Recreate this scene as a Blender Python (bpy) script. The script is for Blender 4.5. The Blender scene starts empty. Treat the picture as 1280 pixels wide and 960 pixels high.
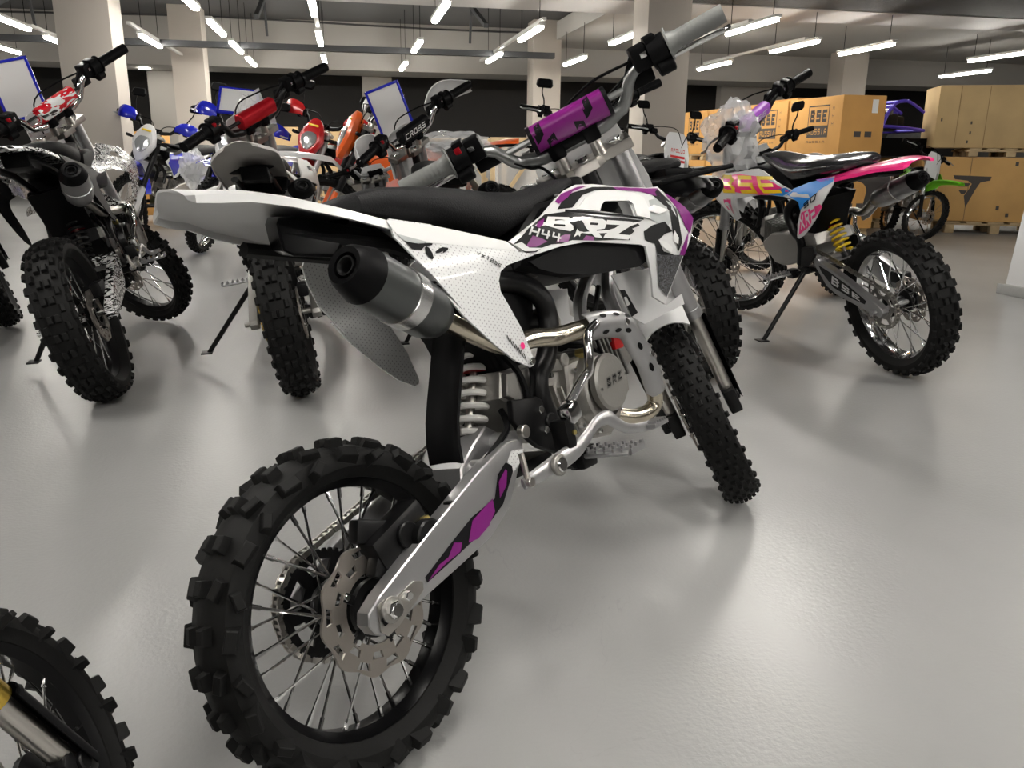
import bpy, bmesh, math, random
from mathutils import Vector, Matrix, Euler
from mathutils.geometry import delaunay_2d_cdt

def lerp_tab(t, x):
    if x <= t[0][0]: return t[0][1]
    for (a, u), (b, v) in zip(t, t[1:]):
        if x <= b: return u + (v - u) * (x - a) / (b - a)
    return t[-1][1]
def y_shroud(x, z):      # half-width of the tank shroud at (x, z)
    y = lerp_tab([(.28, .112), (.36, .122), (.48, .145), (.60, .160), (.72, .168), (.90, .168)], x)
    if z > .655: y -= (z - .655) * .5
    if z < .58: y -= (.58 - z) * .35
    return y
def y_side(x, z):        # half-width of the side panel
    y = .124 - max(0, .25 - x) * .03
    if z > .62: y -= (z - .62) * .45
    return y
G = {
 'z_jag': [(0.4228, 0.6734), (0.4659, 0.6735), (0.5409, 0.6572), (0.646, 0.6425), (0.6298, 0.6398), (0.6347, 0.6343), (0.6108, 0.631), (0.6158, 0.6263), (0.602, 0.6215), (0.5976, 0.6126), (0.5649, 0.6169), (0.5123, 0.6204), (0.4582, 0.6272), (0.4349, 0.6246), (0.4132, 0.626), (0.3939, 0.6233), (0.3802, 0.6182), (0.3597, 0.6195), (0.3396, 0.6357), (0.3577, 0.6439), (0.3762, 0.6554), (0.4022, 0.6652)],
 'z_B': [(0.4081, 0.6562), (0.4247, 0.6692), (0.4653, 0.6633), (0.4668, 0.6577), (0.4589, 0.654), (0.4653, 0.6491), (0.4643, 0.6435), (0.4571, 0.6412), (0.432, 0.6475)],
 'z_B1': [(0.4354, 0.6632), (0.4517, 0.6606), (0.4528, 0.6588), (0.449, 0.6574), (0.4322, 0.6602)],
 'z_B2': [(0.4272, 0.656), (0.4479, 0.6528), (0.4496, 0.6507), (0.4469, 0.6494), (0.4243, 0.6534)],
 'z_R': [(0.4878, 0.6592), (0.538, 0.653), (0.5478, 0.6478), (0.5375, 0.6374), (0.5163, 0.6374), (0.5275, 0.6232), (0.5098, 0.6264), (0.4985, 0.6372), (0.4925, 0.6435), (0.49, 0.6495)],
 'z_R1': [(0.5064, 0.6504), (0.5232, 0.6482), (0.5252, 0.6463), (0.5209, 0.6445), (0.5031, 0.6469)],
 'z_Z': [(0.548, 0.6507), (0.6135, 0.6422), (0.6132, 0.6377), (0.5677, 0.6254), (0.6033, 0.6202), (0.5919, 0.6137), (0.5299, 0.6234), (0.5357, 0.6283), (0.5772, 0.6397), (0.5436, 0.6442)],
 'z_sb': [(0.4812, 0.6599), (0.4797, 0.6521), (0.491, 0.6501), (0.4811, 0.6465), (0.4814, 0.6407), (0.4744, 0.6443), (0.4664, 0.6416), (0.4701, 0.6476), (0.4651, 0.6526), (0.4733, 0.6527)],
 'z_sw': [(0.4722, 0.6436), (0.4755, 0.639), (0.4846, 0.6371), (0.477, 0.635), (0.4743, 0.6305), (0.4716, 0.6346), (0.4605, 0.6307), (0.4671, 0.6375)],
 'z_sl': [(0.4743, 0.6372), (0.5473, 0.6345), (0.6143, 0.6407), (0.6454, 0.6409), (0.6222, 0.6375), (0.5495, 0.6294), (0.4943, 0.6333)],
 'z_h': [(0.3701, 0.6454), (0.4317, 0.6268), (0.4379, 0.6394), (0.3808, 0.6574)],
 'z_p1': [(0.3904, 0.6563), (0.4027, 0.6639), (0.4168, 0.6672), (0.4072, 0.6581), (0.3964, 0.6532)],
 'z_p2': [(0.3616, 0.6282), (0.3801, 0.6436), (0.3977, 0.6366), (0.4061, 0.6315), (0.3825, 0.6261)],
 'z_p3': [(0.4323, 0.6354), (0.445, 0.6374), (0.4569, 0.6361), (0.4487, 0.626), (0.4225, 0.6277)],
 'z_p4': [(0.4799, 0.6246), (0.49, 0.6313), (0.5088, 0.627), (0.5058, 0.621)],
 'z_w': [(0.3399, 0.6346), (0.3554, 0.6363), (0.3677, 0.6266), (0.3952, 0.6227), (0.3778, 0.6203), (0.3574, 0.6224)],
 'k_1': [(0.1381, 0.6587), (0.1486, 0.655), (0.1588, 0.6524), (0.1775, 0.6518), (0.183, 0.6507), (0.1803, 0.6482), (0.1663, 0.6479), (0.1578, 0.6438), (0.1423, 0.6464)],
 'k_2': [(0.1647, 0.6458), (0.1695, 0.6476), (0.1724, 0.6451), (0.1727, 0.6373), (0.17, 0.631), (0.1662, 0.6286), (0.1629, 0.6306), (0.1611, 0.6374)],
 'k_3': [(0.1784, 0.6384), (0.1885, 0.6424), (0.1967, 0.6438), (0.2059, 0.6418), (0.2028, 0.6387), (0.1899, 0.635), (0.1939, 0.6383), (0.1854, 0.6365), (0.179, 0.6364)],
 'k_g': [(0.1316, 0.6696), (0.1761, 0.6536), (0.159, 0.6527), (0.149, 0.6555), (0.1381, 0.6587)],
 'wing_d': [(0.6309, 0.5351), (0.6478, 0.5336), (0.6761, 0.4884), (0.6518, 0.4837)],
 'wing_e': [(0.639, 0.521), (0.6479, 0.5212), (0.6552, 0.5067), (0.6437, 0.5042)],
 'shroud': [(0.3327, 0.6398), (0.3738, 0.6561), (0.4176, 0.6726), (0.4622, 0.6947), (0.4982, 0.71), (0.533, 0.718), (0.573, 0.7168), (0.634, 0.7086), (0.7197, 0.7018), (0.7587, 0.7033), (0.7691, 0.6898), (0.7798, 0.6656), (0.8266, 0.634), (0.8024, 0.6026), (0.7649, 0.5692), (0.7392, 0.5329), (0.7127, 0.4928), (0.6702, 0.5113), (0.6605, 0.5417), (0.6478, 0.5678), (0.6405, 0.598), (0.6269, 0.6027), (0.4905, 0.6216), (0.4349, 0.6211), (0.3815, 0.6155), (0.3533, 0.6227)],
 'hole': [(0.5409, 0.667), (0.5555, 0.6775), (0.5697, 0.6835), (0.6324, 0.68), (0.6389, 0.6736), (0.6292, 0.6505), (0.5812, 0.6587)],
 'hole_rim': [(0.4928, 0.675), (0.5317, 0.6935), (0.569, 0.7026), (0.5988, 0.703), (0.6639, 0.6945), (0.6825, 0.6834), (0.6676, 0.6435), (0.6438, 0.6486), (0.5812, 0.6587), (0.5272, 0.6692)],
 'insert': [(0.3765, 0.6073), (0.4484, 0.6221), (0.5057, 0.622), (0.6458, 0.6036), (0.6536, 0.5972), (0.6526, 0.5732), (0.6285, 0.5672), (0.5012, 0.5697), (0.426, 0.5822), (0.3928, 0.5935)],
 'carbon': [(0.6655, 0.5803), (0.7593, 0.5718), (0.7361, 0.5375), (0.7128, 0.5049), (0.6838, 0.5256)],
 'carbon_frame': [(0.6549, 0.601), (0.8266, 0.634), (0.7649, 0.5692), (0.7127, 0.4928), (0.6702, 0.5113), (0.6478, 0.5678)],
 'wing': [(0.6168, 0.5632), (0.6863, 0.5649), (0.7583, 0.5599), (0.7463, 0.5081), (0.7818, 0.4876), (0.8545, 0.5003), (0.8564, 0.48), (0.6909, 0.4652), (0.6538, 0.4846), (0.6363, 0.5275)],
 'jag': [(0.3354, 0.6402), (0.3806, 0.6553), (0.4033, 0.6677), (0.4319, 0.671), (0.4738, 0.6731), (0.6501, 0.6448), (0.651, 0.6369), (0.6121, 0.6347), (0.6356, 0.6265), (0.6012, 0.625), (0.6136, 0.6142), (0.5516, 0.6161), (0.5047, 0.6274), (0.4707, 0.623), (0.4504, 0.6282), (0.4352, 0.6222), (0.389, 0.624), (0.3723, 0.6185), (0.3493, 0.6269)],
 'bluepurple1': [(0.3829, 0.655), (0.4159, 0.6706), (0.4268, 0.665), (0.4045, 0.6567), (0.4164, 0.6476), (0.391, 0.6485)],
 'purple_top': [(0.4604, 0.6926), (0.4839, 0.7041), (0.5322, 0.7138), (0.5575, 0.714), (0.5132, 0.7066), (0.4919, 0.6966), (0.4644, 0.6877)],
 'purple_low': [(0.4256, 0.6253), (0.4448, 0.6367), (0.4597, 0.6322), (0.4945, 0.634), (0.509, 0.6217), (0.4571, 0.6235)],
 'purple_lft': [(0.3457, 0.6403), (0.3711, 0.6488), (0.3786, 0.6404), (0.4064, 0.6399), (0.4277, 0.6328), (0.4005, 0.6283), (0.3744, 0.6258), (0.3555, 0.63)],
 'purple_band': [(0.6189, 0.7083), (0.718, 0.7004), (0.7533, 0.6993), (0.7422, 0.6803), (0.6887, 0.6957), (0.6268, 0.702)],
 'purple_edge': [(0.7646, 0.69), (0.7831, 0.6787), (0.825, 0.6351), (0.7994, 0.6075), (0.7857, 0.6224), (0.7732, 0.6507)],
 'purple_drop': [(0.7453, 0.5687), (0.7604, 0.5872), (0.7965, 0.6124), (0.7674, 0.5712)],
 'gray_face': [(0.6956, 0.6775), (0.7333, 0.6806), (0.748, 0.667), (0.739, 0.6388), (0.7179, 0.6221), (0.6691, 0.6434)],
 'black_a': [(0.7181, 0.6864), (0.7519, 0.6983), (0.7637, 0.6716), (0.7673, 0.6373), (0.7643, 0.5961), (0.7427, 0.5796), (0.7342, 0.6165), (0.74, 0.6523)],
 'black_b': [(0.6423, 0.6238), (0.6729, 0.6322), (0.7148, 0.6357), (0.7342, 0.6165), (0.7066, 0.6141), (0.6828, 0.605), (0.6913, 0.5843), (0.7398, 0.5713), (0.7513, 0.5639), (0.6989, 0.575), (0.6701, 0.582), (0.6687, 0.5997), (0.6407, 0.6088)],
 'black_top': [(0.4772, 0.6932), (0.5112, 0.7044), (0.5678, 0.7114), (0.6329, 0.7076), (0.6563, 0.7015), (0.5677, 0.7047), (0.5301, 0.6984), (0.4873, 0.6787), (0.4542, 0.6788)],
 'line1': [(0.4691, 0.6773), (0.6507, 0.6464), (0.6494, 0.6431), (0.4656, 0.6731)],
 'brz': [(0.4061, 0.6514), (0.6121, 0.6101), (0.642, 0.6376), (0.4308, 0.6698)],
 'h44': [(0.3688, 0.6442), (0.4334, 0.6251), (0.4421, 0.642), (0.3808, 0.6574)],
 'side': [(0.1359, 0.6915), (0.1265, 0.6661), (0.1363, 0.6436), (0.1558, 0.61), (0.1994, 0.5548), (0.1712, 0.5833), (0.198, 0.5475), (0.244, 0.5017), (0.2785, 0.4722), (0.311, 0.4556), (0.3209, 0.4578), (0.3226, 0.4657), (0.3104, 0.5124), (0.2936, 0.5478), (0.2818, 0.571), (0.2834, 0.5869), (0.2915, 0.5986), (0.3083, 0.606), (0.3843, 0.6157), (0.3448, 0.6223), (0.3312, 0.64), (0.2861, 0.6534), (0.2423, 0.6646), (0.2009, 0.6741), (0.2027, 0.6777)],
 'side_black': [(0.1375, 0.6633), (0.1507, 0.6512), (0.2097, 0.6494), (0.21, 0.6437), (0.1886, 0.6345), (0.1752, 0.6415), (0.1578, 0.6305), (0.1582, 0.6432), (0.1399, 0.6486)],
 'yx': [(0.2481, 0.6264), (0.2916, 0.604), (0.2954, 0.6083), (0.2555, 0.6315)],
 'lowtxt': [(0.2716, 0.5095), (0.3014, 0.4789), (0.3096, 0.4904), (0.2794, 0.5155)],
 'swing': [(-0.0489, 0.2348), (-0.0532, 0.221), (-0.046, 0.2074), (-0.0352, 0.2006), (0.0441, 0.2181), (0.1184, 0.2325), (0.18, 0.2455), (0.2298, 0.2709), (0.2757, 0.3278), (0.2875, 0.3438), (0.278, 0.359), (0.2528, 0.3603), (0.1845, 0.3382), (0.0753, 0.2932), (-0.0273, 0.2482)],
 'swing_in': [(0.0463, 0.2413), (0.0477, 0.2335), (0.1007, 0.2444), (0.1693, 0.2599), (0.2165, 0.2807), (0.2564, 0.3223), (0.2551, 0.3309), (0.2393, 0.3338), (0.2189, 0.3227), (0.2022, 0.2934), (0.1508, 0.2844), (0.1003, 0.2644)],
 'swing_p1': [(0.0496, 0.2351), (0.0738, 0.2474), (0.0921, 0.2502), (0.1074, 0.2643), (0.1215, 0.2591), (0.1152, 0.2489), (0.0868, 0.2448)],
 'swing_p2': [(0.1333, 0.2548), (0.1493, 0.2798), (0.1972, 0.295), (0.1964, 0.2767), (0.1779, 0.2621), (0.1516, 0.2533)],
 'swing_p3': [(0.2117, 0.2903), (0.217, 0.3126), (0.2364, 0.3255), (0.2393, 0.322), (0.231, 0.3029)],
 'swing_wh': [(0.2431, 0.3327), (0.2565, 0.3468), (0.285, 0.3417), (0.2757, 0.3278), (0.2515, 0.3156), (0.2519, 0.3264)],
 'swing_plate': [(-0.0363, 0.2384), (-0.0234, 0.242), (-0.0069, 0.2373), (0.0266, 0.2445), (0.0392, 0.2394), (0.038, 0.2279), (-0.0112, 0.2044), (-0.0309, 0.1995), (-0.0399, 0.2082)],
 'kicker': [(0.4739, 0.4906), (0.4667, 0.493), (0.436, 0.4856), (0.4196, 0.4733), (0.4118, 0.447), (0.4091, 0.4262), (0.3974, 0.4158), (0.3661, 0.3889)],
 'brk': [(0.2368, 0.3022), (0.2571, 0.3047), (0.3065, 0.3104), (0.3591, 0.3164), (0.3856, 0.3264), (0.4196, 0.3438), (0.4485, 0.3455), (0.4641, 0.3327), (0.4955, 0.3148), (0.555, 0.3053), (0.5739, 0.3053)],
 'peg': [(0.4206, 0.2948), (0.4424, 0.3087), (0.4753, 0.3068), (0.5407, 0.292), (0.5541, 0.2838), (0.5471, 0.2738), (0.4993, 0.2798), (0.4502, 0.2865)],
 'pivot_plate': [(0.294, 0.4134), (0.3527, 0.4066), (0.3754, 0.3905), (0.3868, 0.3614), (0.4022, 0.3218), (0.4046, 0.3077), (0.3817, 0.3073), (0.3326, 0.3318), (0.302, 0.3613), (0.2876, 0.3858)],
 'frame_r': [(0.3822, 0.5845), (0.4127, 0.5711), (0.4312, 0.5488), (0.4375, 0.5196), (0.4296, 0.4924), (0.4073, 0.4558), (0.3798, 0.4339), (0.3747, 0.4), (0.3811, 0.3677)],
 'downtube': [(0.6545, 0.5919), (0.6663, 0.5675), (0.683, 0.5328), (0.7092, 0.4865), (0.7218, 0.4606)],
 'case': [(0.3088, 0.4568), (0.3705, 0.4576), (0.4411, 0.4487), (0.511, 0.4426), (0.5851, 0.4314), (0.653, 0.3885), (0.6487, 0.3537), (0.6045, 0.3283), (0.5807, 0.3042), (0.5242, 0.2991), (0.4843, 0.3073), (0.4009, 0.3405), (0.333, 0.3922), (0.2952, 0.4179)],
 'pipe': [(0.2007, 0.5475), (0.2368, 0.5229), (0.2912, 0.4941), (0.3455, 0.4942), (0.3948, 0.488), (0.4572, 0.489), (0.5233, 0.4869), (0.5745, 0.4755), (0.6038, 0.4446), (0.6325, 0.4083), (0.6502, 0.364), (0.6645, 0.3307), (0.652, 0.3133), (0.6114, 0.312), (0.5718, 0.3322), (0.5527, 0.3534)],
 'cover_c': [(0.5254, 0.3889)],
 'cover_c2': [(0.5204, 0.3876)],
 'banjo': [(0.0811, 0.2985)],
 'cal': [(0.062, 0.3028), (0.0429, 0.3241), (0.1066, 0.2718), (0.0685, 0.2608), (0.0408, 0.2567), (0.0002, 0.2868)],
 'hose': [(0.0837, 0.2902), (0.1131, 0.295), (0.1586, 0.3106), (0.2085, 0.3321), (0.2735, 0.3519)],
 'axle': [(-0.0193, 0.2272)],
 'flap': {'top': [(-0.034, 0.532), (-0.101, 0.518)], 'mid': [(-0.049, 0.441), (-0.105, 0.436)], 'bot': [(-0.042, 0.377), (-0.08, 0.353)]},
 'blackskirt': [(-0.003, 0.7107), (0.0261, 0.7098), (0.0931, 0.696), (0.1547, 0.6839), (0.1776, 0.6687), (0.195, 0.6482), (0.1251, 0.6609), (0.0854, 0.6706), (0.0681, 0.6544), (0.0045, 0.6617), (-0.008, 0.6689), (-0.0094, 0.6825), (-0.0091, 0.702)],
 'leftpanel': [(0.147, 0.682), (0.187, 0.582), (0.261, 0.522), (0.347, 0.468), (0.355, 0.493)],
}
# ---------------------------------------------------------------- helpers
C = bpy.context.scene.collection
rad = math.radians
rng = random.Random(7)
V = Vector

def mat(name, col, rough=.5, metal=0., **k):
    m = bpy.data.materials.new(name); m.use_nodes = True
    b = m.node_tree.nodes['Principled BSDF']
    b.inputs['Base Color'].default_value = (*col, 1)
    b.inputs['Roughness'].default_value = rough
    b.inputs['Metallic'].default_value = metal
    if 'emit' in k:
        b.inputs['Emission Color'].default_value = (*k['emit'][0], 1)
        b.inputs['Emission Strength'].default_value = k['emit'][1]
    if 'coat' in k: b.inputs['Coat Weight'].default_value = k['coat']; b.inputs['Coat Roughness'].default_value = .08
    if 'trans' in k: b.inputs['Transmission Weight'].default_value = k['trans']
    if 'alpha' in k: b.inputs['Alpha'].default_value = k['alpha']
    if 'spec' in k: b.inputs['Specular IOR Level'].default_value = k['spec']
    if 'bump' in k:      # (scale, strength)
        nt = m.node_tree; n = nt.nodes.new('ShaderNodeTexNoise'); bp = nt.nodes.new('ShaderNodeBump'); tc = nt.nodes.new('ShaderNodeTexCoord')
        n.inputs['Scale'].default_value = k['bump'][0]; n.inputs['Detail'].default_value = 3
        bp.inputs['Strength'].default_value = k['bump'][1]; bp.inputs['Distance'].default_value = .002
        nt.links.new(tc.outputs['Object'], n.inputs['Vector']); nt.links.new(n.outputs['Fac'], bp.inputs['Height']); nt.links.new(bp.outputs['Normal'], b.inputs['Normal'])
    if 'vary' in k:      # (scale, other colour)
        nt = m.node_tree; n = nt.nodes.new('ShaderNodeTexNoise'); mx = nt.nodes.new('ShaderNodeMix'); tc = nt.nodes.new('ShaderNodeTexCoord'); rp = nt.nodes.new('ShaderNodeValToRGB')
        mx.data_type = 'RGBA'; n.inputs['Scale'].default_value = k['vary'][0]; n.inputs['Detail'].default_value = 5
        rp.color_ramp.elements[0].position = .35; rp.color_ramp.elements[1].position = .65
        mx.inputs[6].default_value = (*col, 1); mx.inputs[7].default_value = (*k['vary'][1], 1)
        nt.links.new(tc.outputs['Object'], n.inputs['Vector']); nt.links.new(n.outputs['Fac'], rp.inputs[0]); nt.links.new(rp.outputs['Color'], mx.inputs[0]); nt.links.new(mx.outputs[2], b.inputs['Base Color'])
    return m

def splash_mat(name, cols, scale=14):
    """sharp printed splashes: voronoi cells picked from a few colours"""
    m = mat(name, cols[0], .25, 0, coat=.5); nt = m.node_tree; b = nt.nodes['Principled BSDF']
    tc = nt.nodes.new('ShaderNodeTexCoord'); mp = nt.nodes.new('ShaderNodeMapping'); nz = nt.nodes.new('ShaderNodeTexNoise'); rp = nt.nodes.new('ShaderNodeValToRGB')
    mp.inputs['Scale'].default_value = (1, .6, 2.2); mp.inputs['Rotation'].default_value = (0, .5, 0)
    nz.inputs['Scale'].default_value = scale; nz.inputs['Detail'].default_value = 2; nz.inputs['Distortion'].default_value = 1.6
    rp.color_ramp.interpolation = 'CONSTANT'
    e = rp.color_ramp.elements; n = len(cols)
    for i, c in enumerate(cols):
        p = 0 if i == 0 else .36 + .28 * (i - 1) / max(1, n - 2)
        if i < 2: el = e[i]; el.position = p
        else: el = e.new(p)
        el.color = (*c, 1)
    nt.links.new(tc.outputs['Object'], mp.inputs[0]); nt.links.new(mp.outputs[0], nz.inputs['Vector']); nt.links.new(nz.outputs['Fac'], rp.inputs[0]); nt.links.new(rp.outputs['Color'], b.inputs['Base Color'])
    return m

def dots_mat(name, base, dot, pitch=.0070, r=.17):
    m = mat(name, base, .3, 0, coat=.4); nt = m.node_tree; b = nt.nodes['Principled BSDF']; N = nt.nodes.new; Lk = nt.links.new
    tc = N('ShaderNodeTexCoord'); sp = N('ShaderNodeSeparateXYZ'); Lk(tc.outputs['Object'], sp.inputs[0])
    def mth(op, a, v=None, v2=None):
        n = N('ShaderNodeMath'); n.operation = op
        for i, q in enumerate((a, v, v2)):
            if q is None: continue
            if isinstance(q, (int, float)): n.inputs[i].default_value = q
            else: Lk(q, n.inputs[i])
        return n.outputs[0]
    u = mth('MULTIPLY', mth('ADD', sp.outputs['X'], mth('MULTIPLY', sp.outputs['Z'], .6)), 1 / pitch)
    v = mth('MULTIPLY', mth('SUBTRACT', sp.outputs['Z'], mth('MULTIPLY', sp.outputs['X'], .6)), 1 / pitch)
    fu = mth('SUBTRACT', mth('FRACT', mth('ADD', u, 100)), .5); fv = mth('SUBTRACT', mth('FRACT', mth('ADD', v, 100)), .5)
    d = mth('SQRT', mth('ADD', mth('MULTIPLY', fu, fu), mth('MULTIPLY', fv, fv)))
    k = mth('LESS_THAN', d, r)
    mx = N('ShaderNodeMix'); mx.data_type = 'RGBA'; mx.inputs[6].default_value = (*base, 1); mx.inputs[7].default_value = (*dot, 1)
    Lk(k, mx.inputs[0]); Lk(mx.outputs[2], b.inputs['Base Color'])
    return m

class MB:
    """collects geometry; build() links it as one mesh object"""
    def __init__(s): s.v = []; s.f = []; s.mi = []; s.mats = []; s.cur = 0; s.M = Matrix()
    def m(s, material):
        if material not in s.mats: s.mats.append(material)
        s.cur = s.mats.index(material); return s
    def add(s, vs, fs, M=None):
        T = s.M @ M if M is not None else s.M
        o = len(s.v); s.v += [T @ V(p) for p in vs]; s.f += [tuple(i + o for i in f) for f in fs]; s.mi += [s.cur] * len(fs); return s
    def bmesh(s, bm, M=None):
        bm.verts.index_update(); s.add([v.co.copy() for v in bm.verts], [[v.index for v in f.verts] for f in bm.faces], M); bm.free(); return s
    def box(s, c, size, bev=0, M=None, rot=None):
        bm = bmesh.new(); bmesh.ops.create_cube(bm, size=1)
        for v in bm.verts: v.co = V((v.co.x * size[0], v.co.y * size[1], v.co.z * size[2]))
        if bev: bmesh.ops.bevel(bm, geom=bm.edges[:], offset=min(bev, min(size) * .45), segments=2, affect='EDGES', profile=.6)
        T = Matrix.Translation(c)
        if rot is not None: T = T @ (Euler(rot).to_matrix().to_4x4() if not isinstance(rot, Matrix) else rot.to_4x4())
        return s.bmesh(bm, (M @ T) if M is not None else T)
    def tube(s, pts, r, n=10, caps=True, flat=1., up=None, closed=False):
        pts = [V(p) for p in pts]; k = len(pts)
        rs = r if isinstance(r, (list, tuple)) else [r] * k
        tans = []
        for i in range(k):
            a = pts[(i - 1) % k] if closed else pts[max(0, i - 1)]; b = pts[(i + 1) % k] if closed else pts[min(k - 1, i + 1)]
            t = b - a; tans.append(t.normalized() if t.length > 1e-9 else V((0, 0, 1)))
        t0 = tans[0]; u = V(up) if up else (V((0, 0, 1)) if abs(t0.z) < .9 else V((0, 1, 0)))
        vs = []
        for i in range(k):
            t = tans[i]; u = (u - t * u.dot(t))
            u = u.normalized() if u.length > 1e-6 else t.orthogonal().normalized()
            w = t.cross(u)
            for j in range(n):
                a = 2 * math.pi * j / n; vs.append(pts[i] + u * math.cos(a) * rs[i] + w * math.sin(a) * rs[i] * flat)
        fs = []
        for i in range(k if closed else k - 1):
            for j in range(n):
                a = i * n + j; b = i * n + (j + 1) % n; c = ((i + 1) % k) * n + (j + 1) % n; d = ((i + 1) % k) * n + j
                fs.append((a, b, c, d))
        if caps and not closed: fs.append(tuple(range(n))[::-1]); fs.append(tuple(range((k - 1) * n, k * n)))
        return s.add(vs, fs)
    def lathe(s, prof, M, n=32, closed=False, sx=1.):
        """prof of (radius, height) about the local y axis of M"""
        k = len(prof); vs = []
        for j in range(n):
            a = 2 * math.pi * j / n
            for r, h in prof: vs.append((r * math.cos(a) * sx, h, r * math.sin(a)))
        fs = []
        for j in range(n):
            for i in range(k if closed else k - 1):
                i2 = (i + 1) % k; j2 = (j + 1) % n
                fs.append((j * k + i, j2 * k + i, j2 * k + i2, j * k + i2))
        if not closed:
            if prof[0][0] > 1e-6: fs.append(tuple(j * k for j in range(n)))
            if prof[-1][0] > 1e-6: fs.append(tuple(j * k + k - 1 for j in range(n))[::-1])
        return s.add(vs, fs, M)
    def disc(s, c, r, h, axis='y', n=20, bev=0):
        M = Matrix.Translation(c)
        if axis == 'x': M = M @ Matrix.Rotation(rad(90), 4, 'Z')
        if axis == 'z': M = M @ Matrix.Rotation(rad(90), 4, 'X')
        b = bev or min(h, r) * .15
        return s.lathe([(r - b, -h / 2), (r, -h / 2 + b), (r, h / 2 - b), (r - b, h / 2)], M, n)
    def prism(s, poly, y0, y1, bev=0, M=None):
        """polygon in (x, z) extruded in y"""
        bm = bmesh.new(); vs = [bm.verts.new((p[0], y0, p[1])) for p in poly]; f = bm.faces.new(vs)
        r = bmesh.ops.extrude_face_region(bm, geom=[f]); ex = [g for g in r['geom'] if isinstance(g, bmesh.types.BMVert)]
        bmesh.ops.translate(bm, verts=ex, vec=(0, y1 - y0, 0)); bmesh.ops.recalc_face_normals(bm, faces=bm.faces[:])
        if bev:
            ed = [e for e in bm.edges if abs(e.verts[0].co.y - e.verts[1].co.y) < 1e-6]
            bmesh.ops.bevel(bm, geom=ed, offset=bev, segments=3, affect='EDGES', profile=.6, clamp_overlap=True)
        return s.bmesh(bm, M)
    def loft(s, secs, caps=True, closed=True):
        n = len(secs[0]); vs = [p for q in secs for p in q]; fs = []
        for i in range(len(secs) - 1):
            for j in range(n if closed else n - 1):
                fs.append((i * n + j, i * n + (j + 1) % n, (i + 1) * n + (j + 1) % n, (i + 1) * n + j))
        if caps and closed: fs.append(tuple(range(n))[::-1]); fs.append(tuple(range((len(secs) - 1) * n, len(secs) * n)))
        return s.add(vs, fs)
    def sheet(s, grid, th, side=1):
        """grid of points -> surface thickened along its normals"""
        a, b = len(grid), len(grid[0]); P = [[V(p) for p in r] for r in grid]; Q = []
        for i in range(a):
            row = []
            for j in range(b):
                du = P[min(a - 1, i + 1)][j] - P[max(0, i - 1)][j]; dv = P[i][min(b - 1, j + 1)] - P[i][max(0, j - 1)]
                nn = du.cross(dv); nn = nn.normalized() if nn.length > 1e-9 else V((0, 0, 1)); row.append(P[i][j] - nn * th * side)
            Q.append(row)
        vs = [p for r in P for p in r] + [p for r in Q for p in r]; o = a * b; fs = []
        for i in range(a - 1):
            for j in range(b - 1):
                q = (i * b + j, i * b + j + 1, (i + 1) * b + j + 1, (i + 1) * b + j); fs.append(q); fs.append(tuple(x + o for x in q[::-1]))
        for i in range(a - 1):
            for j in (0, b - 1): fs.append((i * b + j, (i + 1) * b + j, (i + 1) * b + j + o, i * b + j + o))
        for j in range(b - 1):
            for i in (0, a - 1): fs.append((i * b + j, i * b + j + 1, i * b + j + 1 + o, i * b + j + o))
        return s.add(vs, fs)
    def panel(s, poly, yf, side=-1, th=.003, holes=(), grid=.022, off=0.):
        vs, tri = fill([poly] + list(holes), grid)
        A = [(x, side * (yf(x, z) + off), z) for x, z in vs]
        if th == 0: return s.add(A, tri)
        B = [(x, side * (yf(x, z) + off - th), z) for x, z in vs]; n = len(A); ec = {}
        for t in tri:
            for i in range(3): e = (t[i], t[(i + 1) % 3]); ec[tuple(sorted(e))] = ec.get(tuple(sorted(e)), 0) + 1
        fs = list(tri) + [tuple(i + n for i in t[::-1]) for t in tri] + [(a, b, b + n, a + n) for (a, b), c in ec.items() if c == 1]
        return s.add(A + B, fs)
    def text(s, txt, corners, mp, w=.2, gap=.28, off=0):
        """block letters laid by a bilinear map over four corners bl, br, tr, tl; mp turns a corner-plane point into 3D"""
        n = len(txt); tot = n + gap * (n - 1); bl, br, tr, tl = corners
        for i, ch in enumerate(txt):
            for pl in LET.get(ch, []):
                for a, b in zip(pl, pl[1:]):
                    dx, dy = b[0] - a[0], b[1] - a[1]; l = math.hypot(dx, dy) or 1; ux, uy = dx / l * w / 2, dy / l * w / 2
                    q = []; k_ = max(1, int(l / .17)); A0, A1 = (a[0] - ux + uy, a[1] - uy - ux), (a[0] - ux - uy, a[1] - uy + ux); B0, B1 = (b[0] + ux + uy, b[1] + uy - ux), (b[0] + ux - uy, b[1] + uy + ux)
                    PP = []
                    for t_ in range(k_ + 1):
                        f_ = t_ / k_; PP += [(A0[0] + (B0[0] - A0[0]) * f_, A0[1] + (B0[1] - A0[1]) * f_), (A1[0] + (B1[0] - A1[0]) * f_, A1[1] + (B1[1] - A1[1]) * f_)]
                    for (px, py) in PP:
                        u = (i * (1 + gap) + w / 2 + px * (1 - w)) / tot; v = w / 2 + py * (1 - w)
                        x = (bl[0] * (1 - u) + br[0] * u) * (1 - v) + (tl[0] * (1 - u) + tr[0] * u) * v
                        z = (bl[1] * (1 - u) + br[1] * u) * (1 - v) + (tl[1] * (1 - u) + tr[1] * u) * v
                        q.append(mp(x, z))
                    s.add(q, [(2 * t_, 2 * t_ + 2, 2 * t_ + 3, 2 * t_ + 1) for t_ in range(k_)])
        return s
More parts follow.
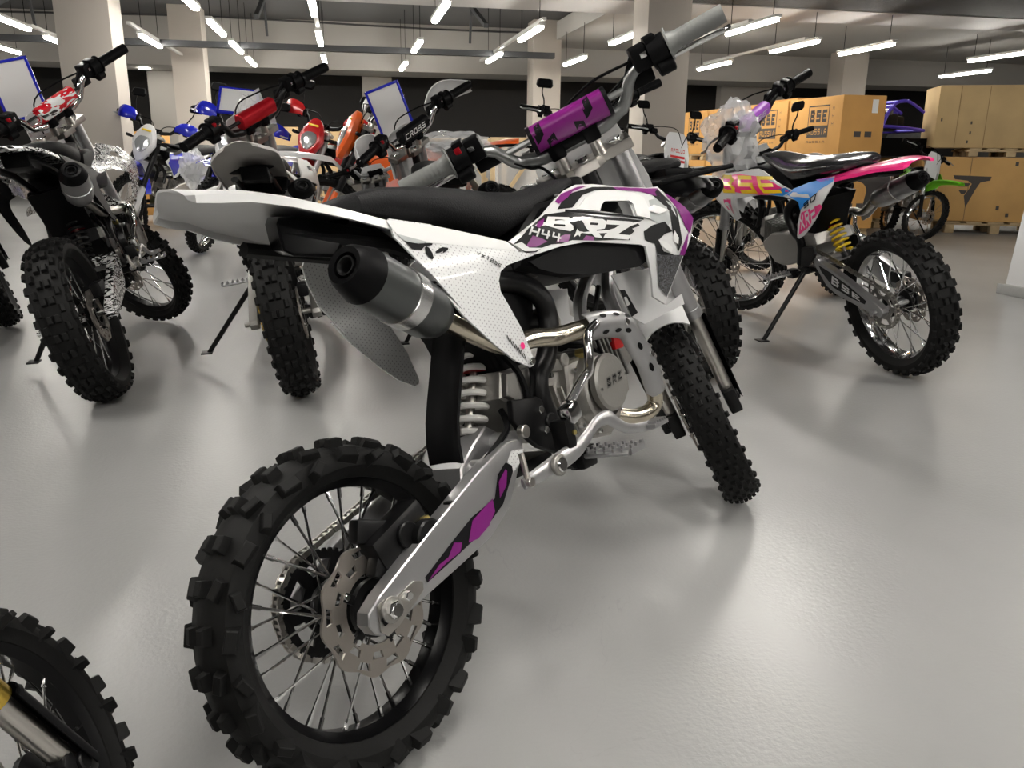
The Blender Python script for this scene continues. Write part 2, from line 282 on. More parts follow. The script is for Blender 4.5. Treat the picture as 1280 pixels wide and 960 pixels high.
    def build(s, name, parent=None, material=None, M=None, smooth=35):
        me = bpy.data.meshes.new(name); me.from_pydata([tuple(v) for v in s.v], [], s.f)
        for m_ in (s.mats or [material]): me.materials.append(m_)
        if s.mats: me.polygons.foreach_set('material_index', s.mi)
        bm = bmesh.new(); bm.from_mesh(me); bmesh.ops.recalc_face_normals(bm, faces=bm.faces[:]); bm.to_mesh(me); bm.free()
        if smooth: me.shade_smooth(); me.set_sharp_from_angle(angle=rad(smooth))
        return obj(name, me, parent, M)

def obj(name, me, parent=None, M=None):
    o = bpy.data.objects.new(name, me); C.objects.link(o)
    if parent is not None: o.parent = parent
    if M is not None: o.matrix_local = M
    return o
def tag(o, label=None, cat=None, group=None, kind=None):
    for k, v in (('label', label), ('category', cat), ('group', group), ('kind', kind)):
        if v: o[k] = v
    return o
def empty(name, loc, rot=(0, 0, 0), sc=1.):
    o = bpy.data.objects.new(name, None); C.objects.link(o); o.location = loc; o.rotation_euler = rot; o.scale = (sc,) * 3; o.empty_display_size = .1; return o

def inside(x, z, loops):
    c = False
    for lp in loops:
        n = len(lp); j = n - 1
        for i in range(n):
            a, b = lp[i], lp[j]
            if (a[1] > z) != (b[1] > z) and x < (b[0] - a[0]) * (z - a[1]) / (b[1] - a[1]) + a[0]: c = not c
            j = i
    return c
def fill(loops, grid):
    vs = []; ed = []; LP = []
    for lp in loops:
        d = []
        for i, a in enumerate(lp):
            b = lp[(i + 1) % len(lp)]; k = max(1, int(math.hypot(b[0] - a[0], b[1] - a[1]) / grid))
            d += [(a[0] + (b[0] - a[0]) * t / k, a[1] + (b[1] - a[1]) * t / k) for t in range(k)]
        o = len(vs); vs += [V(p) for p in d]; ed += [(o + i, o + (i + 1) % len(d)) for i in range(len(d))]; LP.append(d)
    xs = [p[0] for p in LP[0]]; zs = [p[1] for p in LP[0]]; nb = len(vs)
    gx = min(xs) + grid / 2
    while gx < max(xs):
        gz = min(zs) + grid / 2
        while gz < max(zs):
            if inside(gx, gz, LP) and min((p.x - gx) ** 2 + (p.y - gz) ** 2 for p in vs[:nb]) > (grid * .4) ** 2: vs.append(V((gx, gz)))
            gz += grid
        gx += grid
    r = delaunay_2d_cdt(vs, ed, [], 0, 1e-7); ov = [(p.x, p.y) for p in r[0]]; tri = []
    for f in r[2]:
        c = (sum(ov[i][0] for i in f) / len(f), sum(ov[i][1] for i in f) / len(f))
        if inside(c[0], c[1], LP): tri.append(tuple(f))
    return ov, tri
def crv(pts, k=6, closed=False):
    """Catmull-Rom through the points"""
    P = [V(p) for p in pts]; n = len(P); out = []
    for i in range(n if closed else n - 1):
        if closed: a, b, c, d = P[i - 1], P[i], P[(i + 1) % n], P[(i + 2) % n]
        else: a, b, c, d = P[max(0, i - 1)], P[i], P[i + 1], P[min(n - 1, i + 2)]
        for t in range(k):
            t /= k; out.append(.5 * ((2 * b) + (c - a) * t + (2 * a - 5 * b + 4 * c - d) * t * t + (3 * b - a - 3 * c + d) * t ** 3))
    if not closed: out.append(P[-1])
    return out
LET = {
 'A': [[(0,0),(0,.7),(.3,1),(.7,1),(1,.7),(1,0)],[(0,.4),(1,.4)]],
 'B': [[(0,0),(0,1),(.85,1),(1,.8),(.75,.52),(1,.25),(.85,0),(0,0)],[(0,.52),(.75,.52)]],
 'R': [[(0,0),(0,1),(.85,1),(1,.8),(1,.65),(.85,.5),(0,.5)],[(.5,.5),(1,0)]],
 'Z': [[(0,1),(1,1),(0,0),(1,0)]], 'S': [[(1,1),(0,1),(0,.52),(1,.52),(1,0),(0,0)]],
 'E': [[(1,1),(0,1),(0,0),(1,0)],[(0,.5),(.8,.5)]], 'U': [[(0,1),(0,0),(1,0),(1,1)]], 'I': [[(.5,0),(.5,1)]],
 'H': [[(0,0),(0,1)],[(1,0),(1,1)],[(0,.5),(1,.5)]], '4': [[(0,1),(0,.45),(1,.45)],[(.8,0),(.8,1)]],
 'X': [[(0,0),(1,1)],[(0,1),(1,0)]], 'Y': [[(0,1),(.5,.5),(1,1)],[(.5,.5),(.5,0)]], '1': [[(.2,1),(.6,1),(.6,0)]],
 '2': [[(0,1),(1,1),(1,.52),(0,.52),(0,0),(1,0)]], '5': [[(1,1),(0,1),(0,.55),(1,.55),(1,0),(0,0)]], '0': [[(0,0),(0,1),(1,1),(1,0),(0,0)]],
 'P': [[(0,0),(0,1),(1,1),(1,.5),(0,.5)]], 'O': [[(0,0),(0,1),(1,1),(1,0),(0,0)]], 'L': [[(0,1),(0,0),(1,0)]], 'C': [[(1,1),(0,1),(0,0),(1,0)]],
 'T': [[(0,1),(1,1)],[(.5,1),(.5,0)]], 'N': [[(0,0),(0,1),(1,0),(1,1)]], '7': [[(0,1),(1,1),(.4,0)]], '9': [[(1,0),(1,1),(0,1),(0,.5),(1,.5)]],
 'W': [[(0,1),(.2,0),(.5,.6),(.8,0),(1,1)]], 'K': [[(0,0),(0,1)],[(1,1),(0,.5),(1,0)]], 'V': [[(0,1),(.5,0),(1,1)]], 'D': [[(0,0),(0,1),(.8,1),(1,.8),(1,.2),(.8,0),(0,0)]],
 '3': [[(0,1),(1,1),(1,0),(0,0)],[(.2,.5),(1,.5)]], 'G': [[(1,1),(0,1),(0,0),(1,0),(1,.5),(.5,.5)]], 'M': [[(0,0),(0,1),(.5,.4),(1,1),(1,0)]],
}
# ---------------------------------------------------------------- materials
RUB = mat('tyre_rubber', (.006, .006, .006), .6, bump=(90, .25), spec=.18)
BLK = mat('black_plastic', (.0035, .0035, .004), .45, bump=(200, .05), spec=.09)
BLKG = mat('black_gloss', (.0025, .0025, .003), .25, spec=.09)
BLKM = mat('black_metal', (.006, .006, .0065), .36, .1, spec=.25)
SEATF = mat('seat_in_film', (.02, .02, .022), .16, bump=(22, 1.), spec=.6)
SEATM = mat('seat_vinyl', (.010, .010, .011), .6, bump=(450, .5), spec=.2)
WHT = mat('white_plastic', (.64, .64, .645), .30, coat=.3)
DOTS = dots_mat('white_dotted_plastic', (.62, .625, .63), (.30, .30, .31))
GRYW = mat('translucent_grey_plastic', (.50, .48, .46), .4)
PUR = mat('purple_print', (.17, .008, .15), .3, coat=.15)
PRBLK = mat('black_print', (.004, .004, .005), .4, spec=.2)
PRWHT = mat('white_print', (.68, .68, .68), .35)
PRGRY = mat('grey_print', (.40, .42, .42), .3, coat=.4)
SIL = mat('silver_paint', (.38, .38, .385), .32, .75, bump=(300, .05))
ALU = mat('cast_alloy', (.34, .33, .31), .42, .8, bump=(220, .25))
ALUD = mat('dark_cast_alloy', (.20, .195, .185), .45, .8, bump=(220, .25))
CHR = mat('chrome', (.75, .75, .75), .12, 1.)
STL = mat('brushed_steel', (.50, .48, .45), .28, 1.)
PIPE = mat('exhaust_steel', (.52, .47, .38), .24, 1.)
MUF = mat('muffler_grey', (.085, .09, .09), .36, .7)
MUFB = mat('muffler_band', (.55, .55, .55), .25, .9)
BARG = mat('bar_grey', (.22, .225, .225), .3, .7)
GRIP = mat('grip_grey', (.17, .175, .17), .5, bump=(120, .2))
GOLD = mat('gold_anodised', (.75, .52, .10), .25, 1.)
BRASS = mat('brass', (.75, .6, .22), .3, 1.)
RED = mat('red_plastic', (.55, .012, .015), .28, coat=.4)
REDM = mat('red_anodised', (.5, .01, .02), .3, .6)
BLU = mat('blue_plastic', (.012, .018, .42), .2, coat=.6)
ORG = mat('orange_plastic', (.85, .13, .015), .3, coat=.4)
PNK = mat('pink_print', (.85, .03, .22), .28, coat=.4)
LBL = mat('light_blue_print', (.02, .24, .72), .28, coat=.4)
YEL = mat('yellow_print', (.9, .62, .01), .3, coat=.4)
VIO = mat('violet_print', (.42, .10, .62), .3, coat=.4)
GRN = mat('lime_plastic', (.18, .62, .02), .35)
IVO = mat('ivory_plastic', (.66, .62, .50), .4)
TEAL = mat('teal_plastic', (.01, .12, .18), .3)
SPR_W = mat('white_spring', (.78, .77, .75), .35, coat=.3)
SPR_Y = mat('yellow_spring', (.8, .55, .02), .35)
DISC = mat('disc_steel', (.36, .33, .30), .34, .9)
GLS = mat('lamp_glass', (.85, .88, .9), .08, .0, trans=.5, alpha=.9)
LENS = mat('headlight_glass', (.55, .57, .58), .14, .6, bump=(70, 1.))
BAG = mat('clear_film', (.85, .86, .87), .12, 0, alpha=.42, bump=(35, 1.))
BAGD = mat('clear_film_wrapped', (.7, .7, .7), .12, 0, alpha=.35, bump=(35, 1.))
SPL = splash_mat('splash_print', [(.03, .03, .03), (.75, .75, .75), (.02, .02, .02), (.8, .8, .8)], 30)
SPLR = splash_mat('red_splash_print', [(.75, .75, .75), (.55, .01, .02), (.75, .75, .75), (.02, .02, .02)], 16)
CARB = splash_mat('carbon_print', [(.06, .06, .065), (.02, .02, .022), (.09, .09, .1), (.02, .02, .02)], 90)
# ---------------------------------------------------------------- motorcycle pieces
RAKE = rad(26)
NV = V((math.cos(RAKE), 0, math.sin(RAKE))); KV = V((-math.sin(RAKE), 0, math.cos(RAKE)))
def steer_matrix(A, steer):
    B = Matrix(((NV.x, 0, KV.x, 0), (0, 1, 0, 0), (NV.z, 0, KV.z, 0), (0, 0, 0, 1)))
    return Matrix.Translation(A) @ Matrix.Rotation(steer, 4, KV) @ B
MESH = {}
def cached(key, fn):
    if key not in MESH:
        o = fn().build(key[0]); MESH[key] = o.data; bpy.data.objects.remove(o)
    return MESH[key]

def tyre_mb(R, w, rb, N, kind, hi):
    mb = MB().m(RUB); kh = .0135 if kind == 'pit' else .010 if kind == 'front' else .012
    Rc = R - kh
    pr = [(rb, -.62 * w), (rb + .006, -.72 * w), (rb + (Rc - rb) * .35, -.97 * w), (rb + (Rc - rb) * .6, -w), (rb + (Rc - rb) * .82, -.88 * w), (Rc - .004, -.55 * w), (Rc, 0)]
    pr = pr + [(r, -h) for r, h in pr[-2::-1]] + [(rb - .004, 0)]
    mb.lathe(pr, Matrix(), 64 if hi else 40, closed=True)
    def knob(a, t, lt, cl, h, yaw=0):
        # t: lateral position -1..1 along the crown
        y = t * w * .93; s = abs(t); r = Rc - .003 - (s ** 2.2) * (Rc - rb) * .30
        tilt = -math.copysign(s ** 1.5 * rad(58), t)
        bm = bmesh.new(); bmesh.ops.create_cube(bm, size=1)
        for v in bm.verts:
            k = .80 if v.co.x > 0 else 1.08
            v.co = V((v.co.x * (h + .008) + (h + .008) / 2 - .008, v.co.y * lt * k, v.co.z * cl * k))
        if hi: bmesh.ops.bevel(bm, geom=[e for e in bm.edges if e.verts[0].co.x > 0 and e.verts[1].co.x > 0], offset=.0012, segments=1, affect='EDGES')
        T = Matrix.Rotation(-a, 4, 'Y') @ Matrix.Translation((r, y, 0)) @ Matrix.Rotation(-tilt, 4, 'Z') @ Matrix.Rotation(yaw, 4, 'X')
        mb.bmesh(bm, T)
    da = 2 * math.pi / N; cl = R * da
    if kind == 'front':
        for i in range(N):
            a = i * da
            for t in ((0, -.52, .52) if i % 2 else (-.26, .26, -.80, .80)): knob(a, t, w * .27, cl * .60, kh * .85)
            if i % 2:
                for sgn in (-1, 1): knob(a, sgn * 1.04, w * .26, cl * .55, kh * .7)
        return mb
    for i in range(N):
        a = i * da
        if kind == 'pit':
            if i % 2 == 0:
                knob(a, -.27, w * .34, cl * .42, kh); knob(a, .27, w * .34, cl * .42, kh)
                for sgn in (-1, 1): knob(a + da * .1, sgn * .97, w * .42, cl * .58, kh, sgn * .2)
            else:
                knob(a, 0, w * .38, cl * .4, kh)
                for sgn in (-1, 1): knob(a, sgn * .58, w * .34, cl * .52, kh, sgn * .35)
                for sgn in (-1, 1): knob(a + da * .2, sgn * 1.08, w * .34, cl * .44, kh * .9, -sgn * .5)
        else:
            for sgn in (-1, 1): knob(a, sgn * .2, w * .33, cl * .46, kh)
            for sgn in (-1, 1): knob(a + da * .5, sgn * .55, w * .26, cl * .5, kh)
            for sgn in (-1, 1): knob(a, sgn * .92, w * .28, cl * .5, kh)
    return mb

def rim_mb(rb, w, m, hi):
    return MB().m(m).lathe([(rb + .010, -.70 * w), (rb + .010, -.62 * w), (rb + .001, -.60 * w), (rb - .002, -.50 * w), (rb - .012, -.28 * w), (rb - .013, 0), (rb - .012, .28 * w), (rb - .002, .50 * w), (rb + .001, .60 * w), (rb + .010, .62 * w), (rb + .010, .70 * w), (rb + .004, .3 * w), (rb + .002, 0), (rb + .004, -.3 * w)], Matrix(), 64 if hi else 36, closed=True)
def spoke_mb(rb, s, hand):
    a = rad(34) * hand
    p = V((.030 * math.cos(a), s * .026, .030 * math.sin(a))); q = V((rb - .012, s * .006, 0)); d = (q - p).normalized()
    mb = MB().m(CHR); mb.tube([p, q], .0019, 6); mb.tube([q - d * .014, q + d * .001], .0032, 6); return mb
def disc_mb(r, n=10):
    out = [(r * (1 + .035 * math.cos(n * t)) * math.cos(t), r * (1 + .035 * math.cos(n * t)) * math.sin(t)) for t in [2 * math.pi * i / 120 for i in range(120)]]
    ri = r * .56; inn = [(ri * math.cos(2 * math.pi * i / 40), ri * math.sin(2 * math.pi * i / 40)) for i in range(40)]
    H = [inn]
    for i in range(n * 2):
        t0 = 2 * math.pi * (i + .25) / (n * 2); rr = r * (.88 if i % 2 else .72); dt = .46 * math.pi / n; h = r * .055
        H.append([((rr + h) * math.cos(t0 - dt), (rr + h) * math.sin(t0 - dt)), ((rr + h) * math.cos(t0 + dt), (rr + h) * math.sin(t0 + dt)), ((rr - h) * math.cos(t0 + dt * .8), (rr - h) * math.sin(t0 + dt * .8)), ((rr - h) * math.cos(t0 - dt * .8), (rr - h) * math.sin(t0 - dt * .8))])
    mb = MB().m(DISC); mb.panel(out, lambda x, z: .002, 1, .004, H, .02)
    mb.m(BLKM).lathe([(ri * .55, -.003), (ri * .8, -.004), (ri * .8, .004), (ri * .55, .003)], Matrix(), 30, closed=True)
    for i in range(5):
        a = 2 * math.pi * i / 5; mb.m(BLKM).box((ri * .92 * math.cos(a), 0, ri * .92 * math.sin(a)), (ri * .42, .006, .012), .001, rot=(0, -a, 0))
        mb.m(CHR); mb.disc((ri * 1.07 * math.cos(a), 0, ri * 1.07 * math.sin(a)), .0042, .012, n=10)
    return mb
def sprocket_mb(r, m, n=44):
    out = []
    for i in range(n):
        t = 2 * math.pi * i / n; d = 2 * math.pi / n
        out += [((r - .004) * math.cos(t), (r - .004) * math.sin(t)), ((r + .001) * math.cos(t + d * .35), (r + .001) * math.sin(t + d * .35)), ((r + .001) * math.cos(t + d * .65), (r + .001) * math.sin(t + d * .65))]
    H = [[(.028 * math.cos(2 * math.pi * i / 20), .028 * math.sin(2 * math.pi * i / 20)) for i in range(20)]]
    for i in range(6):
        t0 = 2 * math.pi * (i + .5) / 6; H.append([(rr * math.cos(t0 + dt), rr * math.sin(t0 + dt)) for rr, dt in ((r * .82, -.38), (r * .84, 0), (r * .82, .38), (r * .58, .3), (r * .56, 0), (r * .58, -.3))])
    return MB().m(m).panel(out, lambda x, z: .002, 1, .004, H, .03)

def wheel(parent, M, name, R, w, rb, N=26, kind='pit', rim=BLKM, nsp=32, disc=None, sprocket=None, hi=True, spoke_stuff=False):
    rk = rim.name
    wo = obj(name, cached(('wheel_rim', R, w, rb, rk), lambda: rim_mb(rb, w, rim, hi)), parent, M)
    obj('tyre', cached(('tyre', R, w, rb, kind), lambda: tyre_mb(R, w, rb, N, kind, hi)), wo)
    def hub():
        return MB().m(BLKM if hi else ALU).lathe([(.010, -.045), (.020, -.04), (.036, -.030), (.036, -.022), (.020, -.016), (.019, .016), (.036, .022), (.036, .030), (.020, .04), (.010, .045)], Matrix(), 24)
    obj('hub', cached(('hub', hi), hub), wo)
    for i in range(nsp):
        s = 1 if i % 2 else -1; h = 1 if (i // 2) % 2 else -1
        obj('spoke', cached(('spoke', rb, s, h), lambda: spoke_mb(rb, s, h)), wo, Matrix.Rotation(2 * math.pi * i / nsp, 4, 'Y'))
    if disc: tag(obj('brake_disc', cached(('brake_disc', disc[0]), lambda: disc_mb(disc[0])), wo, Matrix.Translation((0, disc[1], 0))))
    if sprocket: obj('sprocket', cached(('sprocket', sprocket[0], sprocket[2].name), lambda: sprocket_mb(sprocket[0], sprocket[2])), wo, Matrix.Translation((0, sprocket[1], 0)))
    return wo

def chain_mb(c0, r0, c1, r1, y, m, pitch=.0095):
    """loop of links round two sprockets"""
    d = V((c1[0] - c0[0], 0, c1[1] - c0[1])); L_ = d.length; a0 = math.atan2(d.z, d.x); be = math.asin((r0 - r1) / L_)
    pts = []
    def arc(c, r, s, e, k):
        for i in range(k + 1):
            t = s + (e - s) * i / k; pts.append(V((c[0] + r * math.cos(t), y, c[1] + r * math.sin(t))))
    arc(c0, r0, a0 + math.pi / 2 - be, a0 + 3 * math.pi / 2 + be, 24); arc(c1, r1, a0 - math.pi / 2 + be, a0 + math.pi / 2 - be, 10); pts.append(pts[0])
    seg = [(b - a).length for a, b in zip(pts, pts[1:])]; tot = sum(seg); n = int(tot / pitch); mb = MB().m(m); j = 0; acc = 0
    for i in range(n):
        t = i * tot / n
        while acc + seg[j] < t: acc += seg[j]; j += 1
        u = (pts[j + 1] - pts[j]).normalized(); p = pts[j] + u * (t - acc); ang = math.atan2(u.z, u.x)
        wd = .010 if i % 2 else .014
        for s in (-1, 1): mb.box(p + V((0, s * wd / 2, 0)), (pitch * 1.45, .0016, .0075), .0015 if False else 0, rot=(0, -ang, 0))
        mb.box(p, (.005, wd, .005), 0, rot=(0, -ang, 0))
    return mb

def mir(poly): return poly
def swing_arm(body, y, m, dec, side):
    s = -1 if side == 'right' else 1
    mb = MB().m(m).prism(G['swing'], s * (y - .024), s * y, .004)
    if dec:
        e = y + .0006
        for key, mt, o in (('swing_in', PRBLK, 0), ('swing_wh', DOTS, .0004), ('swing_p1', PUR, .0006), ('swing_p2', PUR, .0006), ('swing_p3', PUR, .0006)):
            mb.m(mt).panel(G[key], lambda x, z: e, s, 0, (), .05, o)
    return mb

def handlebars(parent, SM, name='handlebar', m=BARG, grip=GRIP, w=.335, rise=.0, pad=None, padtext=None, guards=None, levers=CHR, ds=0.):
    """bars in the steering frame (forward, left, up the steering axis)"""
    S0 = .662 + ds + rise
    def P(y): # centre line of the bar
        a = abs(y); t = [(0, 0, 0), (.06, 0, 0), (.105, -.004, .012), (.150, -.015, .062), (.178, -.022, .078), (.24, -.034, .080), (.36, -.058, .086)]
        for (y0, c0, s0), (y1, c1, s1) in zip(t, t[1:]):
            if a <= y1: u = (a - y0) / (y1 - y0); u = u * u * (3 - 2 * u) if y0 < .17 else u; return V((c0 + (c1 - c0) * u, y, S0 + s0 + (s1 - s0) * u))
        return V((-.058, y, S0 + .086))
    ys = [-w + .0 + i * (2 * w) / 60 for i in range(61)]
    bar = MB().m(m).tube([P(y) for y in ys], [.0095 + .0045 * max(0, 1 - max(0, abs(y) - .08) / .08) if abs(y) > .08 else .014 for y in ys], 12).build(name, parent, M=SM)
    if pad:
        cb = MB().m(m).tube([P(-.128) + V((0, 0, .004)), P(.128) + V((0, 0, .004))], .0065, 8).build('crossbar', bar)
        a, b = P(-.085), P(.085); z = P(.128).z + .004; c = P(.128).x
        mb = MB().m(pad); secs = []
        for y in (-.088, -.086, -.05, 0, .05, .068, .070):
            k = .9 if y in (-.088, .070) else 1
            secs.append([(c + k * math.copysign(abs(math.cos(t)) ** .7, math.cos(t)) * .022, y, z - .002 + k * math.copysign(abs(math.sin(t)) ** .7, math.sin(t)) * .026) for t in [2 * math.pi * i / 20 for i in range(20)]])
        mb.loft(secs)
        if pad is PUR:
            for y in (-.086, .068): mb.m(PRBLK).loft([[(p[0] * 1.0 + (p[0] - c) * .03, y + e, z + (p[2] - z) * 1.03) for p in secs[2]] for e in (-.004, .004)])
            for y, sgn in ((-.045, 1), (.055, -1)):
                sec = lambda yy, t0, t1: [(c + 1.02 * math.copysign(abs(math.cos(t)) ** .7, math.cos(t)) * .022, yy, z - .002 + 1.02 * math.copysign(abs(math.sin(t)) ** .7, math.sin(t)) * .026) for t in [t0 + (t1 - t0) * i / 6 for i in range(7)]]
                mb.m(PRBLK).loft([sec(y - .012, rad(100), rad(175)), sec(y, rad(120), rad(185)), sec(y + .006, rad(160), rad(190))], caps=False, closed=False)
                mb.m(PRBLK).loft([sec(y + sgn * .03, rad(180), rad(215)), sec(y + sgn * .012, rad(190), rad(260))], caps=False, closed=False)
        elif padtext:
            mb.m(PRWHT).text(padtext, [(-.06, -.012), (.06, -.012), (.06, .012), (-.06, .012)], lambda u, v: (c - .0228, -u, z + v), .22)
        mb.build('crossbar_pad', bar)
    for s in (-1, 1):
        g = []; y0, y1 = (.222, w + .005)
        mb = MB().m(grip)
        mb.tube([P(s * y0), P(s * (y0 + .003))], .030, 16); mb.tube([P(s * (y0 + .003)), P(s * (y0 + .012)), P(s * (y0 + .02)), P(s * y1)], [.022, .0185, .0165, .0165], 16)
        for k in range(9): y = y0 + .022 + k * (y1 - y0 - .03) / 9; mb.tube([P(s * y), P(s * (y + .004))], .0172, 16)
        mb.build('grip', bar)
        # control block, throttle housing / switches
        mb = MB().m(BLK); p = P(s * .205)
        mb.tube([P(s * .188), P(s * .219)], .026, 14); mb.box(p + V((.012, 0, -.014)), (.056, .03, .046), .007); mb.box(P(s * .172) + V((.006, 0, .004)), (.042, .036, .044), .006); mb.disc(p + V((-.01, 0, -.03)), .014, .03)
        mb.box(P(s * .160) + V((.026, 0, -.020)), (.034, .05, .034), .006); mb.box(P(s * .195) + V((.0, 0, .024)), (.03, .022, .014), .003); mb.m(CHR).box(P(s * .175) + V((-.017, 0, .008)), (.004, .012, .010), .001).m(BLK)
        if s < 0: mb.tube([P(-.19) + V((0, 0, .014)), P(-.165) + V((.004, 0, .024)), P(-.13) + V((.02, 0, .0))], .009, 8)
        cb = mb.build('switch_housing', bar)
        if s > 0: MB().m(REDM).box(P(.198) + V((-.018, 0, .016)), (.012, .012, .012), .002).build('kill_switch', cb)
        # lever
        b = P(s * .195) + V((.030, 0, -.026)); pts = crv([b, b + V((.010, s * .03, -.002)), b + V((.012, s * .08, -.004)), b + V((-.002, s * .125, -.004)), b + V((.004, s * .145, -.004))], 4)
        MB().m(levers).tube(pts, [.0065 - .002 * i / len(pts) for i in range(len(pts))], 8, flat=.6).build('brake_lever' if s < 0 else 'clutch_lever', bar)
        if guards:
            q = P(s * .245) + V((.055, 0, -.005)); rows = []
            for i in range(9):
                v = i / 8; yy = s * (.15 + .19 * v); bx = .055 + .022 * math.sin(math.pi * v) - (.05 * max(0, v - .7) / .3)
                hh = .034 * math.sin(math.pi * (.14 + .75 * v)) + .006
                rows.append([(P(yy).x + bx - .012 * ((j - 3) / 3) ** 2, yy, P(yy).z - .008 + hh * (j - 3) / 3 * 1.2) for j in range(7)])
            MB().m(guards).sheet(rows, .004).build('hand_guard', bar)
    return bar, P

def fork(parent, SM, upper=SIL, flo=.205, lower=STL, guard=BLK, ds=0., ysp=.069, plate=WHT, ptxt=None):
    T = .598 + ds
    for s in (-1, 1):
        mb = MB().m(upper); f = .031
        lo = flo + ds * .5
        mb.tube([(f, s * ysp, lo), (f, s * ysp, lo + .02), (f, s * ysp, lo + .021), (f, s * ysp, T + .012)], [.021, .021, .019, .019], 20)
        t = mb.build('fork_tube', parent, M=SM)
        MB().m(lower).tube([(f, s * ysp, -.01), (f, s * ysp, lo + .01)], .0145, 16).build('fork_slider', t)
        mb = MB().m(BLKM); mb.box((f - .004, s * ysp, -.018), (.044, .028, .062), .006); mb.disc((f * .9, s * (ysp + .006), -.015), .012, .028); mb.build('axle_clamp', t)
        rows = [[(f + .003 + .022 * math.cos(a), s * (ysp + .006) + s * .020 * math.sin(a) * 1.0, z) for a in [rad(-75 + 25 * j) for j in range(8)]] for z in (-.03, .04, .12, lo - .01)]
        MB().m(guard).sheet(rows, .002).build('fork_guard', t)
    mb = MB().m(STL)
    mb.prism([(.002, -.10), (.0, -.04), (-.02, -.025), (-.02, .025), (0, .04), (.002, .10), (.055, .10), (.058, .05), (.03, .02), (.03, -.02), (.058, -.05), (.055, -.10)], 0, .022, .004, M=Matrix.Translation((0, 0, T)) @ Matrix(((1, 0, 0, 0), (0, 0, 1, 0), (0, 1, 0, 0), (0, 0, 0, 1))))
    for s in (-1, 1): mb.m(CHR).disc((.031, s * ysp, T + .022), .016, .014, 'z', 12)
    mb.m(CHR).disc((0, 0, T + .024), .014, .016, 'z', 8)
    tc = mb.build('top_clamp', parent, M=SM)
    mb = MB().m(BLKM).box((.012, 0, .44 + ds), (.055, .19, .028), .008); mb.tube([(0, 0, .44 + ds), (0, 0, T)], .016, 12); mb.build('bottom_clamp', parent, M=SM)
    mb = MB().m(STL)
    for s in (-1, 1): mb.tube([(.002, s * .036, T + .018), (.002, s * .036, .652 + ds)], [.013, .011], 14)
    mb.m(BLKG).box((0, 0, .668 + ds), (.036, .096, .022), .005)
    for s in (-1, 1): mb.box((0, s * .036, .664 + ds), (.042, .032, .034), .006)
    mb.build('bar_mount', parent, M=SM)
    if plate:
        rows = [[(.062 + .012 * (1 - (j / 4 - 1) ** 2) - .03 * (1 - i / 6), (j / 4 - 1) * (.105 - .03 * abs(i / 6 - .3) - .02 * (i == 6)), .44 + ds + .25 * i / 6) for j in range(9)] for i in range(7)]
        mb = MB().m(plate).sheet(rows, .003)
        if ptxt:
            mp = lambda u, v: (.0775 - .03 * (1 - (v - .44 - ds) / .25 * 1) * 0 - .03 + .03 * (v - .44 - ds) / .25, u, v); b_ = .44 + ds
            mb.m(RED).text(ptxt, [(-.055, b_ + .10), (.06, b_ + .10), (.06, b_ + .13), (-.055, b_ + .13)], mp, .26, .3)
            for k in (0, 1): mb.m(RED).add([mp(-.06, b_ + .03 + .03 * k), mp(.06, b_ + .03 + .03 * k), mp(.06, b_ + .048 + .03 * k), mp(-.06, b_ + .048 + .03 * k)], [(0, 1, 2, 3)])
        return mb.build('number_plate', parent, M=SM)

def front_fender(parent, SM, A_s, RF, m, longer=0.):
    """arched guard above the front wheel; axle centre at (.031,0,0) in the steering frame"""
    rows = []; n = 14
    tb = rad(150); tf = rad(18)     # angle about the axle from straight ahead
    for i in range(n + 1):
        v = i / n; 
        # straight-ish blade tangent over the tyre
        x = -.16 + (.44 + longer) * v; z = RF + .062 + .035 * math.sin(v * 2.2) - .10 * max(0, .28 - v) / .28 * .9
        wd = .052 + .012 * math.sin(math.pi * v) - .022 * max(0, v - .75) / .25
        rows.append([(x, (j / 4 - 1) * wd, z - .022 * abs(j / 4 - 1) ** 2.5) for j in range(9)])
    M = Matrix.Translation((.031, 0, 0)) @ Matrix.Rotation(rad(26 - 4), 4, 'Y') 
    return MB().m(m).sheet(rows, .003).build('front_fender', parent, M=SM @ M)

def rear_fender(parent, M, m, skirt, tip=(-.118, .758), under=None):
    def cl(x):  # centre height
        return lerp_tab([(-.125, .760), (-.05, .752), (.03, .732), (.09, .717), (.16, .698), (.24, .680)], max(-.125, x)) + (tip[1] - .759) * max(0, min(1, (.2 - x) / (.2 - tip[0])))
    rows = []
    for i in range(17):
        x = tip[0] + (.24 - tip[0]) * i / 16; u = (x - tip[0]) / (.24 - tip[0])
        w = lerp_tab([(0, .034), (.05, .046), (.16, .066), (.30, .084), (.5, .090), (1, .088)], u); dr = lerp_tab([(0, .006), (.08, .012), (.5, .014), (1, .014)], u)
        row = []
        for j in range(13):
            t = j / 6 - 1; a = abs(t)
            y = math.copysign(w * min(1, a / .80), t) if a else 0
            z = cl(x) - (.014 * min(1, a / .8) ** 2) - (dr * max(0, (a - .80) / .20))
            xx = x - .010 * a * (i < 3) + (.022 * a if i == 0 else 0)
            row.append((xx, y * (1 + .02 * (a > .9)), z))
        rows.append(row)
    f = MB().m(m).sheet(rows, .003).build('rear_fender', parent, M=M)
    if skirt:
        mb = MB().m(skirt)
        bs = [(x, z) for x, z in G['blackskirt']]
        mb.prism([(x, z) for x, z in bs], -.05, .025, .006, M=Matrix(((1, .5, 0, .025), (0, 1, 0, 0), (0, .2, 1, .01), (0, 0, 0, 1))))
        mb.build('inner_fender', parent, M=M)
    return f

